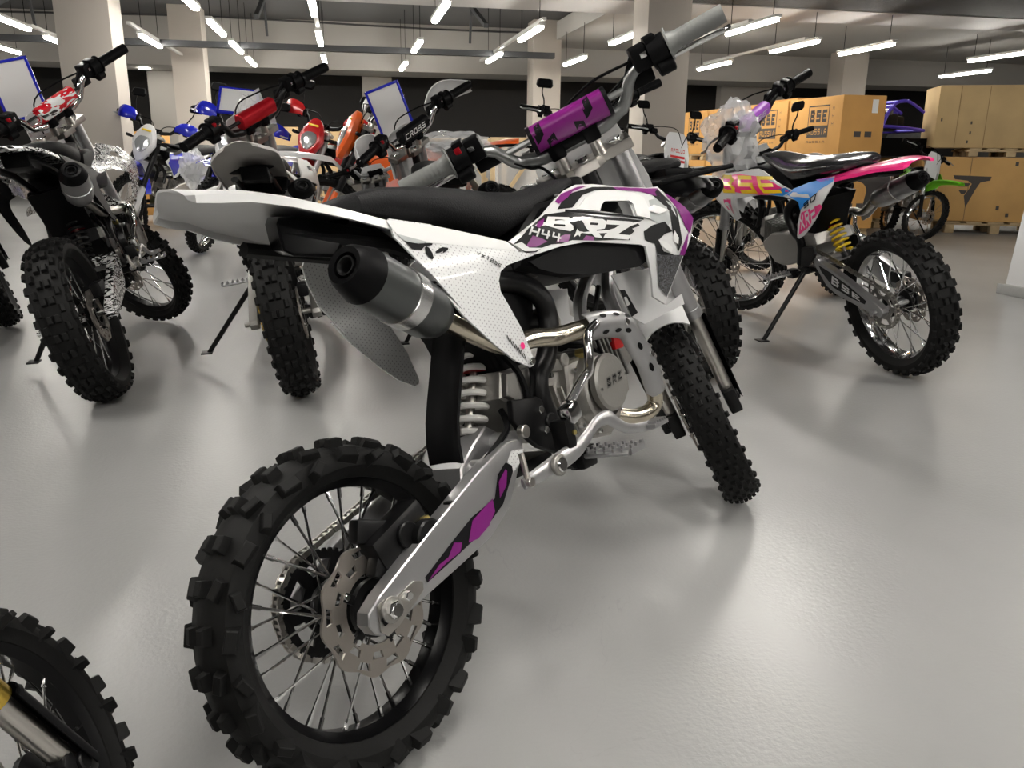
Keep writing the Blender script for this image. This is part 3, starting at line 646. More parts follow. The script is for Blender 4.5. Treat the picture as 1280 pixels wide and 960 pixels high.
def seat_part(parent, M, m, k=1.):
    secs = []
    for x, zt, zb, w in ((.10, .728, .712, .03), (.115, .737, .704, .066), (.15, .742, .700, .083), (.22, .742, .688, .092), (.30, .737, .668, .095), (.38, .731, .652, .090), (.46, .729, .672, .078), (.53, .738, .700, .064), (.60, .750, .722, .052), (.655, .754, .738, .034)):
        h = zt - zb; sec = []
        for i in range(24):
            t = 2 * math.pi * i / 24; cx, cz = math.cos(t), math.sin(t)
            sec.append((x, w * math.copysign(abs(cx) ** .55, cx) * (1 if cz < 0 else 1 - .12 * cz), zb + h / 2 + h / 2 * math.copysign(abs(cz) ** .6, cz)))
        secs.append(sec)
    return MB().m(m).loft(secs).build('seat', parent, M=M)

def knuckle(mb, p, r, h, m=CHR): mb.m(m).disc(p, r, h, n=8)
# ---------------------------------------------------------------- the motorcycle
def shroud(parent, M, s, colours, main=False):
    """tank shroud of one side (s = -1 right)"""
    mb = MB().m(colours[0])
    mb.panel(G['shroud'], y_shroud, s, .0035, [G['hole']])
    D = lambda key, m, o, holes=(): mb.m(m).panel(G[key], y_shroud, s, 0, holes, .015, o)
    if main:
        D('black_top', PRBLK, .0007); D('purple_top', PUR, .0012); D('purple_band', PUR, .0010); D('z_jag', PRBLK, .0007); D('line1', PRBLK, .0010)
        for k_ in ('z_p1', 'z_p2', 'z_p3', 'z_p4'): D(k_, PUR, .0011)
        D('z_w', PRWHT, .0013); D('z_B', PRWHT, .0018, [G['z_B1'], G['z_B2']]); D('z_R', PRWHT, .0018, [G['z_R1']]); D('z_Z', PRWHT, .0018); D('z_sw', PRWHT, .0020); D('z_sb', PRBLK, .0023); D('z_sl', PRWHT, .0022)
        D('gray_face', PRGRY, .0007); D('black_a', PRBLK, .0010); D('black_b', PRBLK, .0010); D('purple_edge', PUR, .0014); D('purple_drop', PUR, .0013)
        for k, pl in enumerate(([(.680, .606), (.705, .600), (.722, .588), (.715, .578), (.695, .590)], [(.728, .60), (.745, .592), (.752, .604), (.742, .618)], [(.66, .66), (.70, .668), (.735, .655), (.70, .650)], [(.75, .675), (.762, .665), (.76, .64), (.752, .65)])):
            mb.m([PRWHT, PRWHT, PRWHT, PRGRY][k]).panel(pl, y_shroud, s, 0, (), .015, .0018)
        mb.m(CARB).panel(G['carbon'], y_shroud, s, 0, (), .015, .0022)
        hr = G['hole_rim']; c = (sum(p[0] for p in hr) / len(hr), sum(p[1] for p in hr) / len(hr))
        mb.m(PRWHT).panel(hr, y_shroud, s, .002, [G['hole']], .015, .0035)
        mp = lambda o: (lambda x, z: (x, s * (y_shroud(x, z) + o), z))
        cs = G['z_h'] if s < 0 else [G['z_h'][i] for i in (1, 0, 3, 2)]
        mb.m(PRWHT).text('H44', cs, mp(.0021), .26, .15)
    else:
        for pl, m in colours[1]: mb.m(m).panel(pl, y_shroud, s, 0, (), .02, .001)
        if len(colours) > 2:
            txt, cs, m = colours[2]; cs = cs if s < 0 else [cs[i] for i in (1, 0, 3, 2)]
            if m is not YEL: mb.m(PRBLK if m is not PRBLK else PRWHT).text(txt, cs, lambda x, z: (x, s * (y_shroud(x, z) + .0016), z), .38, .25)
            mb.m(m).text(txt, cs, lambda x, z: (x, s * (y_shroud(x, z) + .0024), z), .26, .25)
    return mb.build('tank_shroud', parent, M=M)

def side_panel(parent, M, s, m, decals=(), main=False, stext=None):
    mb = MB().m(m).panel(G['side'], y_side, s, .003)
    mp = lambda o: (lambda x, z: (x, s * (y_side(x, z) + o), z))
    if main:
        mb.m(PRWHT).panel([(.128, .690), (.20, .677), (.28, .655), (.33, .641), (.345, .624), (.25, .640), (.18, .652), (.135, .662)], y_side, s, 0, (), .03, .0006)
        for k_ in ('k_1', 'k_2', 'k_3'): mb.m(PRBLK).panel(G[k_], y_side, s, 0, (), .015, .0014)
        mb.m(PRGRY).panel(G['k_g'], y_side, s, 0, (), .015, .0011)
        cs = G['yx'] if s < 0 else [G['yx'][i] for i in (1, 0, 3, 2)]; mb.m(PRBLK).text('YX125E', cs, mp(.0014), .28, .3)
        for i in range(7):      # small slanting print near the panel tip, too fine to read
            x, z = .272 + .0046 * i, .510 - .0052 * i; mb.m(PRBLK).panel([(x, z), (x + .0022, z - .001), (x + .0042, z - .012 - .002 * (i % 2)), (x + .002, z - .010)], y_side, s, 0, (), .02, .0014)
        mb.m(PNK).panel([(.302 + .005 * math.cos(t), .489 + .005 * math.sin(t)) for t in [i * .7 for i in range(9)]], y_side, s, 0, (), .03, .0016)
        mb.m(CHR).disc((.312, s * .128, .464), .0055, .006)
    for pl, c in decals: mb.m(c).panel(pl, y_side, s, 0, (), .03, .0012)
    for tx, cs, c in (stext or ()):
        cs = cs if s < 0 else [cs[i] for i in (1, 0, 3, 2)]; mb.m(c).text(tx, cs, mp(.0022), .26, .3)
    return mb.build('side_panel', parent, M=M)

def exhaust(parent, M, m_pipe=PIPE, m_can=MUF, band=MUFB, shield=SIL, tip=BLK):
    p2 = G['pipe']; n = len(p2)
    ys = [-.086, -.094, -.104, -.112, -.118, -.122, -.124, -.124, -.120, -.116, -.112, -.106, -.098, -.085, -.06, -.03]
    pts = crv([(x, y, z) for (x, z), y in zip(p2, ys)], 5)
    o = MB().m(m_pipe).tube(pts, .0145, 16).build('exhaust_pipe', parent, M=M)
    # perforated heat shield hugging the pipe from the horizontal run to the low bend
    a, b = 5 * 5, 11 * 5 - 2; seg = pts[a:b]; rows = []
    for i, p in enumerate(seg):
        t = (seg[min(len(seg) - 1, i + 1)] - seg[max(0, i - 1)]).normalized(); up = V((0, -1, 0)); w = t.cross(up).normalized(); up = w.cross(t).normalized()
        end = 1 - .25 * (i == 0 or i == len(seg) - 1)
        rows.append([p + (w * math.sin(q) * 1.05 + (up if up.y < 0 else -up) * math.cos(q)) * .0205 for q in [rad(-95 * end + 190 * end * j / 10) for j in range(11)]])
    mb = MB().m(shield).sheet(rows, .0015)
    mb.m(BLK)
    for i in range(3, len(seg) - 2, 3):
        p = seg[i]; t = (seg[i + 1] - seg[i - 1]).normalized(); w = t.cross(V((0, -1, 0))).normalized()
        for q in ((-.6, .6) if i < 8 else (-.6, .55) if i % 2 else (-.6,)):
            upv = w.cross(t).normalized(); upv = upv if upv.y < 0 else -upv; out = (w * math.sin(q) * 1.05 + upv * math.cos(q)); c = p + out * .0228; lat = t.cross(out).normalized()
            mb.add([c + t * .009 * math.cos(k) + lat * .0042 * math.sin(k) for k in [2 * math.pi * j / 12 for j in range(12)]], [tuple(range(12))])
    for i in (8, len(seg) - 9): mb.m(CHR); mb.disc(seg[i] + V((0, -.0225, 0)), .006, .006, n=8)
    mb.build('heat_shield', o)
    # muffler: oval can from the pipe to the tapered tip
    A, B = V((.185, -.086, .553)), V((.012, -.128, .634)); d = (A - B).normalized()
    y = d; x = V((0, 0, 1)).cross(y).normalized(); z = x.cross(y) * -1
    R3 = Matrix((x, y, z)).transposed().to_4x4()
    if R3.determinant() < 0: R3 = Matrix((-x, y, z)).transposed().to_4x4()
    T = Matrix.Translation(B) @ R3
    Lm = (A - B).length
    q = MB().m(m_can).lathe([(.030, .028), (.0355, .034), (.0365, .045), (.0375, Lm * .6), (.037, Lm - .03), (.030, Lm - .006), (.014, Lm + .012)], T, 32).build('muffler', parent, M=M)
    MB().m(tip).lathe([(.0165, .0), (.0235, -.002), (.028, .004), (.0365, .034), (.033, .036), (.020, .012), (.0165, .010)], T, 28, closed=True).build('muffler_tip', q)
    MB().m(BLKM).lathe([(.008, .004), (.0105, .0), (.0125, .0), (.0125, .03), (.008, .03)], T, 18, closed=True).build('outlet_tube', q)
    mb = MB().m(band).lathe([(.038, Lm * .52), (.0395, Lm * .525), (.0395, Lm * .64), (.038, Lm * .65)], T, 32)
    mb.m(MUF)
    mb.build('muffler_band', q)
    return o

def engine(parent, M, m=ALU, cover_txt=None, red=None):
    mb = MB().m(m).prism(G['case'], -.070, .075, .012)
    mb.m(ALUD).prism([(.31, .452), (.37, .452), (.39, .42), (.39, .36), (.33, .40), (.30, .42)], -.078, -.06, .004)
    mb.m(m)
    for x0 in (.385, .405, .425, .445): mb.box((x0, -.073, .385 - (x0 - .385) * .35), (.0045, .010, .085), .0015, rot=(0, rad(-14), 0))
    mb.box((.42, -.070, .443), (.06, .02, .020), .005, rot=(0, rad(8), 0)); mb.disc((.452, -.075, .446), .011, .02)
    # clutch cover body
    mb.lathe([(.066, 0), (.064, -.016), (.056, -.034), (.050, -.036), (.049, -.028)], Matrix.Translation((.518, -.068, .382)), 40)
    mb.prism([(.45, .44), (.53, .447), (.585, .42), (.60, .37), (.58, .32), (.54, .298), (.49, .305), (.455, .33), (.44, .38)], -.085, -.06, .010)
    e = mb.build('engine', parent, M=M)
    mb = MB().m(m).lathe([(.049, 0), (.0485, -.010), (.044, -.014), (.0, -.014)], Matrix.Translation((.530, -.100, .390)), 40)
    for i in range(2): a = rad(8 + 180 * i); mb.m(CHR).disc((.530 + .040 * math.cos(a), -.115, .390 + .040 * math.sin(a)), .003, .004, n=8)
    if cover_txt:
        mb.m(PRBLK).text(cover_txt, [(.507, .382), (.558, .388), (.561, .405), (.510, .400)], lambda x, z: (x, -.1146, z), .42, .2); mb.m(ALUD).text(cover_txt, [(.507, .382), (.558, .388), (.561, .405), (.510, .400)], lambda x, z: (x, -.1151, z), .16, .2)
    mb.build('clutch_cover', e)
    mb = MB().m(ALUD)
    # forward-leaning cylinder with cooling fins, head at the front
    cy = V((.575, 0, .40)); d = V((.86, 0, .26)).normalized()
    for i in range(9): mb.box(cy + d * (.012 * i), (.005, .105, .098), .001, rot=(0, -math.atan2(d.z, d.x), 0))
    mb.box(cy + d * .05, (.11, .07, .07), .006, rot=(0, -math.atan2(d.z, d.x), 0)); mb.m(m).box(cy + d * .125, (.038, .088, .085), .008, rot=(0, -math.atan2(d.z, d.x), 0))
    if red: mb.m(red).box(cy + d * .09 + V((0, -.052, .02)), (.03, .012, .03), .004)
    mb.build('cylinder', e)
    for pts, r in (([(.30, -.07, .50), (.335, -.078, .45), (.34, -.08, .40), (.33, -.07, .36)], .006), ([(.33, -.05, .56), (.35, -.08, .50), (.36, -.085, .44), (.34, -.08, .39)], .004), ([(.50, -.03, .47), (.56, -.06, .45), (.60, -.055, .41), (.585, -.06, .35)], .0055), ([(.66, -.04, .55), (.60, -.05, .47), (.62, -.05, .40)], .005)):
        mb = MB().m(BLK); cable(mb, pts, r); mb.build('breather_hose', e)
    for x, z in ((.40, .43), (.465, .425), (.455, .335), (.50, .315), (.57, .335), (.595, .37), (.565, .43)): MB().m(CHR).disc((x, -.088, z), .0045, .008, n=6).build('case_bolt', e)
    MB().m(BRASS).disc((.50, -.085, .448), .009, .02, n=6).build('oil_filler', e)
    mb = MB().m(BLK).tube(crv([(.36, -.02, .50), (.44, -.02, .512), (.50, -.02, .50), (.55, -.015, .47)], 5), .021, 14); mb.m(STL).tube([(.47, -.03, .515), (.505, -.03, .503)], .023, 14)
    mb.m(BLKM).disc((.47, -.045, .485), .02, .03); mb.build('carburettor', e)
    MB().m(BLK).prism([(.24, .60), (.34, .61), (.45, .60), (.43, .53), (.38, .47), (.36, .43), (.32, .44), (.29, .52)], -.062, .062, .01).build('air_box', parent, M=M)
    return e

def frame(parent, M, m=BLKM, down=SIL):
    mb = MB().m(m)
    for s in (-1, 1):
        p = crv([(x, s * (.058 + .022 * min(1, i / 3)), z) for i, (x, z) in enumerate([(.30, .60)] + G['frame_r'] + [(.39, .33)])], 4)
        mb.tube(p, [.017] * len(p), 12, flat=.85)
        mb.tube(crv([(.78, s * .02, .66), (.62, s * .05, .63), (.46, s * .06, .60), (.30, s * .055, .60)], 4), .016, 10)
        mb.tube([(.31, s * .05, .615), (.16, s * .045, .665), (.0, s * .04, .69)], .010, 8)
        mb.prism(G['pivot_plate'], s * .078, s * .090, .003)
    mb.tube([(.74, 0, .72), (.80, 0, .60)], .028, 16)
    mb.box((.36, 0, .30), (.10, .10, .02), .004)
    f = mb.build('frame', parent, M=M)
    mb = MB().m(down)
    for s in (-1, 1): mb.tube(crv([(.775, s * .012, .62), (.705, s * .03, .545), (.70, s * .04, .49), (.72, s * .045, .44)], 5), .013, 10)
    mb.build('down_tube', f)
    for p in ((.350, -.092, .386), (.352, -.092, .354), (.394, -.093, .318)): MB().m(CHR).disc(p, .0065, .010, n=6).build('frame_bolt', f)
    MB().m(BLKM).disc((.372, -.091, .362), .014, .008).build('pivot_cap', f); MB().m(STL).disc((.292, -.10, .366), .010, .012).build('pivot_nut', f)
    return f

def shock(parent, M, spring, a=(.342, -.012, .520), b=(.257, -.012, .350), r=.0235):
    a, b = V(a), V(b); d = b - a; L_ = d.length; d.normalize(); u = d.cross(V((0, 1, 0))).normalized(); w = d.cross(u)
    s0 = MB().m(STL).tube([a, b], .007, 10).m(BLKM).tube([a, a + d * .05], .015, 14).tube([b - d * .022, b], .016, 14).m(REDM).tube([a + d * .060, a + d * .066], .0245, 20).build('shock_absorber', parent, M=M)
    n = 6.5; pts = []
    for i in range(int(n * 18)):
        t = i / (n * 18); an = 2 * math.pi * n * t; pts.append(a + d * (.035 + (L_ - .06) * t) + (u * math.cos(an) + w * math.sin(an)) * r)
    MB().m(spring).tube(pts, .0052, 8).build('coil_spring', s0)
    MB().m(BLKM).tube([a + V((.02, -.02, -.01)), a + V((.035, -.022, -.075))], .014, 12).m(REDM).disc(a + V((.02, -.036, 0)), .012, .008).build('reservoir', s0)
    return s0

def swingarm(parent, M, m=SIL, dec=False, RR=.2192):
    mb = MB(); mb2 = swing_arm(mb, .098, m, dec, 'right')
    mb2.m(m).prism(G['swing'], .068, .092, .004)
    mb2.m(m).tube([(.225, -.075, .325), (.225, .075, .325)], .02, 14); mb2.tube([(.285, -.085, .352), (.285, .085, .352)], .018, 14)
    mb2.prism([(.19, .300), (.26, .330), (.30, .365), (.27, .385), (.235, .365), (.20, .34)], -.05, .05, .006)
    sw = mb2.build('swing_arm', parent, M=M)
    mb = MB().m(STL).panel(G['swing_plate'], lambda x, z: .1005, -1, .003, (), .05)
    mb.m(CHR).disc((-.019, -.106, .2275), .011, .012, n=6); mb.disc((.008, -.104, .2335), .006, .010, n=6); mb.m(ALU).disc((-.019, -.1025, .2275), .016, .004)
    mb.m(PRBLK).panel([(-.034, .213), (-.037, .222), (-.030, .232), (-.026, .226), (-.028, .214)], lambda x, z: .1018, -1, 0)
    mb.build('axle_plate', sw)
    MB().m(CHR).tube([(-.019, -.115, .2275), (-.012, .11, .2192)], .0075, 10).build('axle', sw)
    return sw

def controls(parent, M):
    # folding kick start, brake pedal, foot peg on the right
    k = [(x, z) for x, z in G['kicker']]
    pts = crv([(x, -.138 - .02 * math.sin(math.pi * i / 7), z) for i, (x, z) in enumerate(k)], 4)
    o = MB().m(CHR).tube(pts, [.0075] * len(pts), 12).build('kick_starter', parent, M=M)
    MB().m(CHR).box((.361, -.138, .375), (.030, .024, .030), .006, rot=(0, rad(-20), 0)).m(BLKM).box((.352, -.125, .345), (.022, .03, .045), .005).m(BRASS).disc((.357, -.142, .345), .004, .004).build('kick_joint', o)
    pts = [(x, -.125 - .03 * i / 10, z) for i, (x, z) in enumerate(G['brk'])]; P = crv(pts, 4); n = len(P)
    rr = [.008 + .007 * max(0, 1 - abs(i - 10) / 9) + .004 * max(0, 1 - abs(i - n * .6) / 8) for i in range(n)]
    o = MB().m(SIL).tube(P, rr, 12, flat=.45, up=(0, 0, 1)).build('brake_pedal', parent, M=M)
    mb = MB().m(SIL).box((.560, -.160, .306), (.045, .022, .007), .001)
    for i in range(5): mb.box((.544 + .008 * i, -.160, .311), (.003, .022, .006))
    mb.build('pedal_tip', o); mb = MB()
    mb.m(CHR).disc((.307, -.142, .3095), .011, .012); mb.m(ALU).disc((.307, -.140, .3095), .016, .008); mb.build('pedal_pivot', o)
    MB().m(STL).tube([(.243, -.13, .304), (.243, -.128, .345)], .0045, 8).disc((.243, -.134, .303), .007, .008).build('pedal_rod', o)
    pg = [(.405, -.10), (.415, -.095), (.425, -.13), (.44, -.19), (.43, -.205), (.405, -.205), (.392, -.19), (.395, -.13)]
    for s in (-1, 1):
        mb = MB().m(SIL); base = V((.42, s * .095, .295))
        for i in range(2): mb.tube([base + V((.012 * (1 - 2 * i), 0, 0)), base + V((.020 * (1 - 2 * i) + .01, s * .10, 0))], .0045, 8)
        for i in range(6):
            c = base + V((.006, s * (.025 + .016 * i), .003)); mb.box(c, (.040, .004, .010), .001)
            for j in (-1, 0, 1): mb.box(c + V((.015 * j, 0, .007)), (.006, .004, .006))
        mb.tube([base + V((-.01, s * .1, 0)), base + V((.025, s * .1, 0))], .0045, 8)
        mb.build('foot_peg', parent, M=M)
    MB().m(BLKM).box((.42, -.10, .292), (.04, .03, .035), .005).box((.42, .10, .292), (.04, .03, .035), .005).tube([(.40, -.1, .29), (.40, .1, .29)], .012, 10).build('peg_bracket', parent, M=M)

def kickstand(parent, M, lean, m=BLKM, px=.36, z0=.31, tilt=.02):
    # foot where a leg slanting out to the left meets the floor (parent leans left by `lean`)
    top = V((px, .085, z0)); a = abs(lean)
    # floor in the bike frame: points with z*cos(a) = y*sin(a)
    dirn = V((.02, 1, -1.25)).normalized(); n = V((0, -math.sin(a), math.cos(a))); t = -top.dot(n) / dirn.dot(n); foot = top + dirn * (t - .006)
    mb = MB().m(m).tube([top, foot], [.009, .008], 10)
    mb.m(m).box(foot + V((0, .005, .003)), (.045, .035, .006), .002, rot=(a, 0, 0)); mb.disc(top, .018, .02)
    return mb.build('kick_stand', parent, M=M)

def cable(mb, pts, r=.003): mb.tube(crv(pts, 6), r, 6)

def main_bike():
    lean, steer, wb = -.292, .5815, 1.0667
    root = empty('motorcycle', (-.154, .9091, 0), (lean, 0, .9109))
    tag(root, 'white pit bike with purple graphics and grey muffler, large in the middle', 'motorcycle')
    I = Matrix(); A = V((wb - .035, 0, .2332)); SM = steer_matrix(A, steer)
    wheel(root, Matrix.Translation((0, 0, .2192)), 'rear_wheel', .2192, .0395, .163, 26, 'pit', BLKG, 32, (.0815, -.047), (.071, .050, BLKM))
    wheel(root, SM @ Matrix.Translation((.031, 0, -.015)), 'front_wheel', .2332, .037, .178, 62, 'front', BLKG, 32, (.085, .045))
    swingarm(root, I, SIL, True)
    MB(); chain_mb((0, .2192), .0735, (.335, .365), .022, .055, STL).build('chain', root)
    # caliper, hose
    mb = MB().m(BLKM).box((.050, -.058, .292), (.095, .036, .055), .008, rot=(0, rad(-20), 0)).box((.078, -.066, .272), (.055, .034, .06), .010).box((.02, -.05, .31), (.06, .02, .03), .005, rot=(0, rad(20), 0)); mb.disc((.076, -.088, .283), .024, .016); mb.disc((.052, -.078, .295), .017, .01)
    mb.box((.02, -.062, .262), (.05, .02, .028), .004, rot=(0, rad(30), 0)); mb.tube([(.03, -.075, .262), (.06, -.078, .262)], .008, 10)
    cal = mb.build('brake_caliper', root)
    mb = MB().m(BRASS).disc((.086, -.076, .300), .009, .014, n=6); mb.disc((.086, -.068, .300), .006, .03, n=10); mb.build('banjo_bolt', cal)
    mb = MB().m(BLK); cable(mb, [(.088, -.076, .300), (.10, -.085, .297), (.13, -.086, .305), (.17, -.084, .322), (.22, -.082, .345), (.28, -.08, .375), (.30, -.06, .40)], .005); mb.m(BLKM).box((.130, -.088, .305), (.02, .014, .02), .003); mb.build('brake_hose', cal)
    frame(root, I); engine(root, I, ALU, 'BRZ', RED); exhaust(root, I); shock(root, I, SPR_W)
    controls(root, I); seat_part(root, I, SEATM)
    rear_fender(root, I, WHT, BLKG)
    for s in (-1, 1):
        shroud(root, I, s, (WHT,), True); side_panel(root, I, s, DOTS, (), True)
        f = lambda x, z: y_shroud(x, max(z, .6)) - .012
        MB().m(BLK).panel(G['insert'], f, s, .006).build('shroud_insert', root)
        MB().m(WHT).panel(G['wing'], lambda x, z: .10, s, .003).m(PRBLK).panel(G['wing_d'], lambda x, z: .1003, s, 0).m(PRWHT).panel(G['wing_e'], lambda x, z: .1006, s, 0).build('radiator_wing', root)
    MB().m(BLK).prism([(.38, .60), (.50, .575), (.66, .572), (.70, .60), (.74, .66), (.72, .70), (.60, .715), (.47, .70), (.40, .65)], -.085, .085, .02).build('fuel_tank', root)
    MB().m(WHT).sheet([[(x, y, z - .012 * (y / .1) ** 2) for y in (-.125, -.1, -.06, 0, .06, .1, .125)] for x, z in ((.56, .722), (.62, .724), (.70, .716), (.76, .704))], .003).build('tank_cover', root)
    # mud flap between shock and tyre
    rows = [[(x - .010 * ((j - 2) / 2) ** 2, -.078 + .0165 * j, z) for j in range(5)] for x, z in ((.262, .57), (.255, .53), (.232, .48), (.213, .44), (.200, .41), (.192, .38), (.19, .352))]
    MB().m(BLK).sheet(rows, .004).build('mud_flap', root)
    # steering
    fork(root, SM)
    bar, P = handlebars(root, SM, 'handlebar', BARG, GRIP, .320, 0, PUR)
    mb = MB().m(BLK)
    cable(mb, [P(-.17) + V((.03, 0, 0)), P(-.10) + V((.03, 0, .03)), (.05, .0, .68), (.05, .05, .60), (.0, .05, .45)], .003)
    cable(mb, [P(-.15) + V((0, 0, .02)), (.03, -.06, .735), (.05, .02, .68), (.02, .04, .5)], .0028)
    cable(mb, [P(.17) + V((.03, 0, 0)), (.05, .09, .69), (.06, .03, .62), (.0, .02, .45)], .003)
    cable(mb, [P(.16), P(.10) + V((-.01, 0, -.01)), (-.01, .07, .64), (-.03, .04, .55)], .003)
    mb.build('control_cable', bar)
    mb = MB().m(BLK).disc((.69, .0, .742), .028, .028, 'z', 16); mb.build('fuel_cap', root)
    MB().m(BLKM).box((.045, .085, -.02 + .02), (.05, .03, .07), .006).build('front_caliper', root, M=SM)
    ff = front_fender(root, SM, A, .2332, WHT)
    kickstand(root, I, lean)
    return root
# ---------------------------------------------------------------- the bikes around it
def dirt_bike(label, contact, yaw, scale, lean=-.26, steer=.5, RR=.2192, RF=.2332, tw=.043, group=None,
              plastic=WHT, dec=None, text=None, side_m=None, side_dec=(), fender=None, fend_under=None, ffend=None, plate=WHT, rim=BLKM, barm=SIL, grip=BLK,
              pad=None, padtext=None, guards=None, mirrors=False, headlight=False, spring=RED, swing=SIL, nsp=20, hi=False, forkm=SIL, fguard=BLK,
              can=SIL, seatm=SEATM, tip=(-.125, .759), stand=True, frontd=True, rack=False, arm_txt=None, sprm=ALU, chainm=STL, discr=True, knob='mx', eng=ALU, rise=0., frm=BLKM, zs=.93, flo=.205, stext=None, ptxt=None):
    wb = 1.0667; dz = RR - .2192
    root = empty('motorcycle', (contact[0], contact[1], 0), (lean, 0, yaw), scale)
    tag(root, label, 'motorcycle', group)
    I = Matrix.Translation((0, 0, dz + .22 * (1 - zs))) @ Matrix.Diagonal((1, 1, zs, 1)); A = V((wb - .035, 0, RF)); SM = steer_matrix(A, steer); ds = (dz - (RF - .2332)) / .9 - (1 - zs) * .42
    wheel(root, Matrix.Translation((0, 0, RR)), 'rear_wheel', RR, tw, RR - .062, 30, knob, rim, nsp, (.072, -.045) if discr else None, (.068, .050, sprm), hi)
    wheel(root, SM @ Matrix.Translation((.031, 0, -.015)), 'front_wheel', RF, tw * .85, RF - .052, 34, knob, rim, nsp, (.075, .045) if discr else None, None, hi)
    sw = swing_arm(None, .098, swing, False, 'right'); sw.m(swing).prism(G['swing'], .070, .094, .004); sw.tube([(.285, -.085, .352), (.285, .085, .352)], .018, 10); sw.tube([(-.019, -.11, .2275 - 0), (-.019, .11, .2192)], .009, 8)
    if arm_txt:
        sw.m(PRBLK).panel([(.03, .238), (.10, .248), (.19, .272), (.25, .325), (.262, .348), (.20, .330), (.10, .292), (.02, .252)], lambda x, z: .0945, 1, 0)
        sw.m(PRWHT).text(arm_txt, [(.20, .285), (.05, .244), (.05, .262), (.19, .322)], lambda x, z: (x, .0955, z), .3, .25)
    sw.build('swing_arm', root, M=I)
    chain_mb((0, .2192), .070, (.335, .365), .022, .055, chainm, .016).build('chain', root, M=I)
    MB().m(BLKM).box((.058, -.060, .288), (.07, .03, .045), .008).build('brake_caliper', root, M=I)
    frame(root, I, frm, frm); engine(root, I, eng); exhaust(root, I, STL, can, can, STL, BLK); shock(root, I, spring)
    controls(root, I); seat_part(root, I, seatm)
    f = rear_fender(root, I, fender or plastic, BLK, tip)
    for s in (-1, 1):
        shroud(root, I, s, (plastic, dec or []) + ((text,) if text else ()))
        side_panel(root, I, s, side_m or plastic, side_dec, False, stext)
    MB().m(BLK).prism([(.38, .60), (.50, .575), (.66, .572), (.70, .60), (.74, .66), (.72, .70), (.60, .715), (.47, .70), (.40, .65)], -.085, .085, .02).build('fuel_tank', root, M=I)
    fork(root, SM, forkm, flo, STL, fguard, ds, .072, None if headlight else plate, ptxt)
    bar, P = handlebars(root, SM, 'handlebar', barm, grip, .335, rise, pad, padtext, guards, SIL, ds)
    mb = MB().m(BLK)
    cable(mb, [P(-.17) + V((.03, 0, 0)), P(-.10) + V((.07, 0, .05)), (.08, .0, .70 + ds), (.05, .05, .55 + ds)], .003); cable(mb, [P(.17) + V((.03, 0, 0)), (.07, .09, .69 + ds), (.06, .03, .58 + ds)], .003); mb.build('control_cable', bar)
    if frontd: front_fender(root, SM, A, RF, ffend or plastic)
    if headlight:
        cz = .53 + ds; mb = MB().m(plastic); secs = []
        for k, (c, w, h) in enumerate(((.05, .060, .09), (.075, .085, .115), (.105, .088, .115), (.120, .070, .09))):
            secs.append([(c, w * math.copysign(abs(math.cos(t)) ** .75, math.cos(t)) * (1 - .50 * max(0, -math.sin(t)) - .30 * max(0, math.sin(t))), cz + h * 1.25 * math.sin(t)) for t in [2 * math.pi * i / 20 for i in range(20)]])
        mb.loft(secs); hl = mb.build('headlight_cowl', root, M=SM)
        mb = MB().m(LENS).loft([[(c, w * math.copysign(abs(math.cos(t)) ** .6, math.cos(t)) * (1 - .45 * max(0, -math.sin(t))), cz - .02 + w * 1.15 * math.sin(t)) for t in [2 * math.pi * i / 20 for i in range(20)]] for c, w in ((.118, .055), (.128, .052), (.136, .03))]); mb.build('headlight', hl)
        mb = MB().m(YEL).box((.112, 0, cz + .088), (.03, .07, .014), .004); mb.build('position_light', hl)
        for s in (-1, 1): MB().m(BLK).tube([(.05, s * .06, cz + .03), (.07, s * .13, cz + .03)], .006, 8).box((.072, s * .135, cz + .03), (.03, .04, .02), .006).build('turn_signal', root, M=SM)
    if mirrors:
        for s in (-1, 1):
            q = P(s * .19); mb = MB().m(BLK); top = q + V((.01, s * .035, .15)); mb.tube(crv([q, q + V((.012, s * .01, .06)), q + V((.01, s * .03, .11)), top], 5), .0045, 8)
            mb.loft([[(top.x + c, top.y + .010 + w * u, top.z + .03 + h * v) for u, v in ((-1, -.6), (-.7, -1), (.8, -.7), (1, -.2), (.8, .9), (.5, 1), (-.8, .7), (-1, .3))] for c, w, h in ((-.006, .052, .034), (0, .055, .037), (.012, .045, .028))]); mb.build('mirror', bar)
    if stand: kickstand(root, I, lean)
    if rack:
        mb = MB().m(BLK)
        tz = tip[1] + .035
        for y in (-.09, -.03, .03, .09): mb.tube([(-.14, y, tz + .01), (.12, y, tz - .01)], .008, 8)
        for x, z in ((-.14, tz + .01), (0, tz), (.12, tz - .01)): mb.tube([(x, -.11, z), (x, .11, z)], .008, 8)
        mb.build('luggage_rack', root, M=I)
    return root, SM, ds

def sign_board(root_m, label, loc, rot, w=.15, h=.21):
    o = empty('price_sign', loc, rot); tag(o, label, 'sign', 'blue framed blank sign boards')
    mb = MB().m(BLU)
    for s in (-1, 1): mb.box((s * w / 2, 0, 0), (.012, .012, h + .012), .003); mb.box((0, 0, s * h / 2), (w + .012, .012, .012), .003)
    mb.build('sign_frame', o); MB().m(PRWHT).box((0, 0, 0), (w, .004, h)).build('sign_sheet', o)
    MB().m(BLK).tube([(0, .004, -h / 2), (0, .01, -h / 2 - .09)], .004, 8).build('sign_stem', o)
    return o

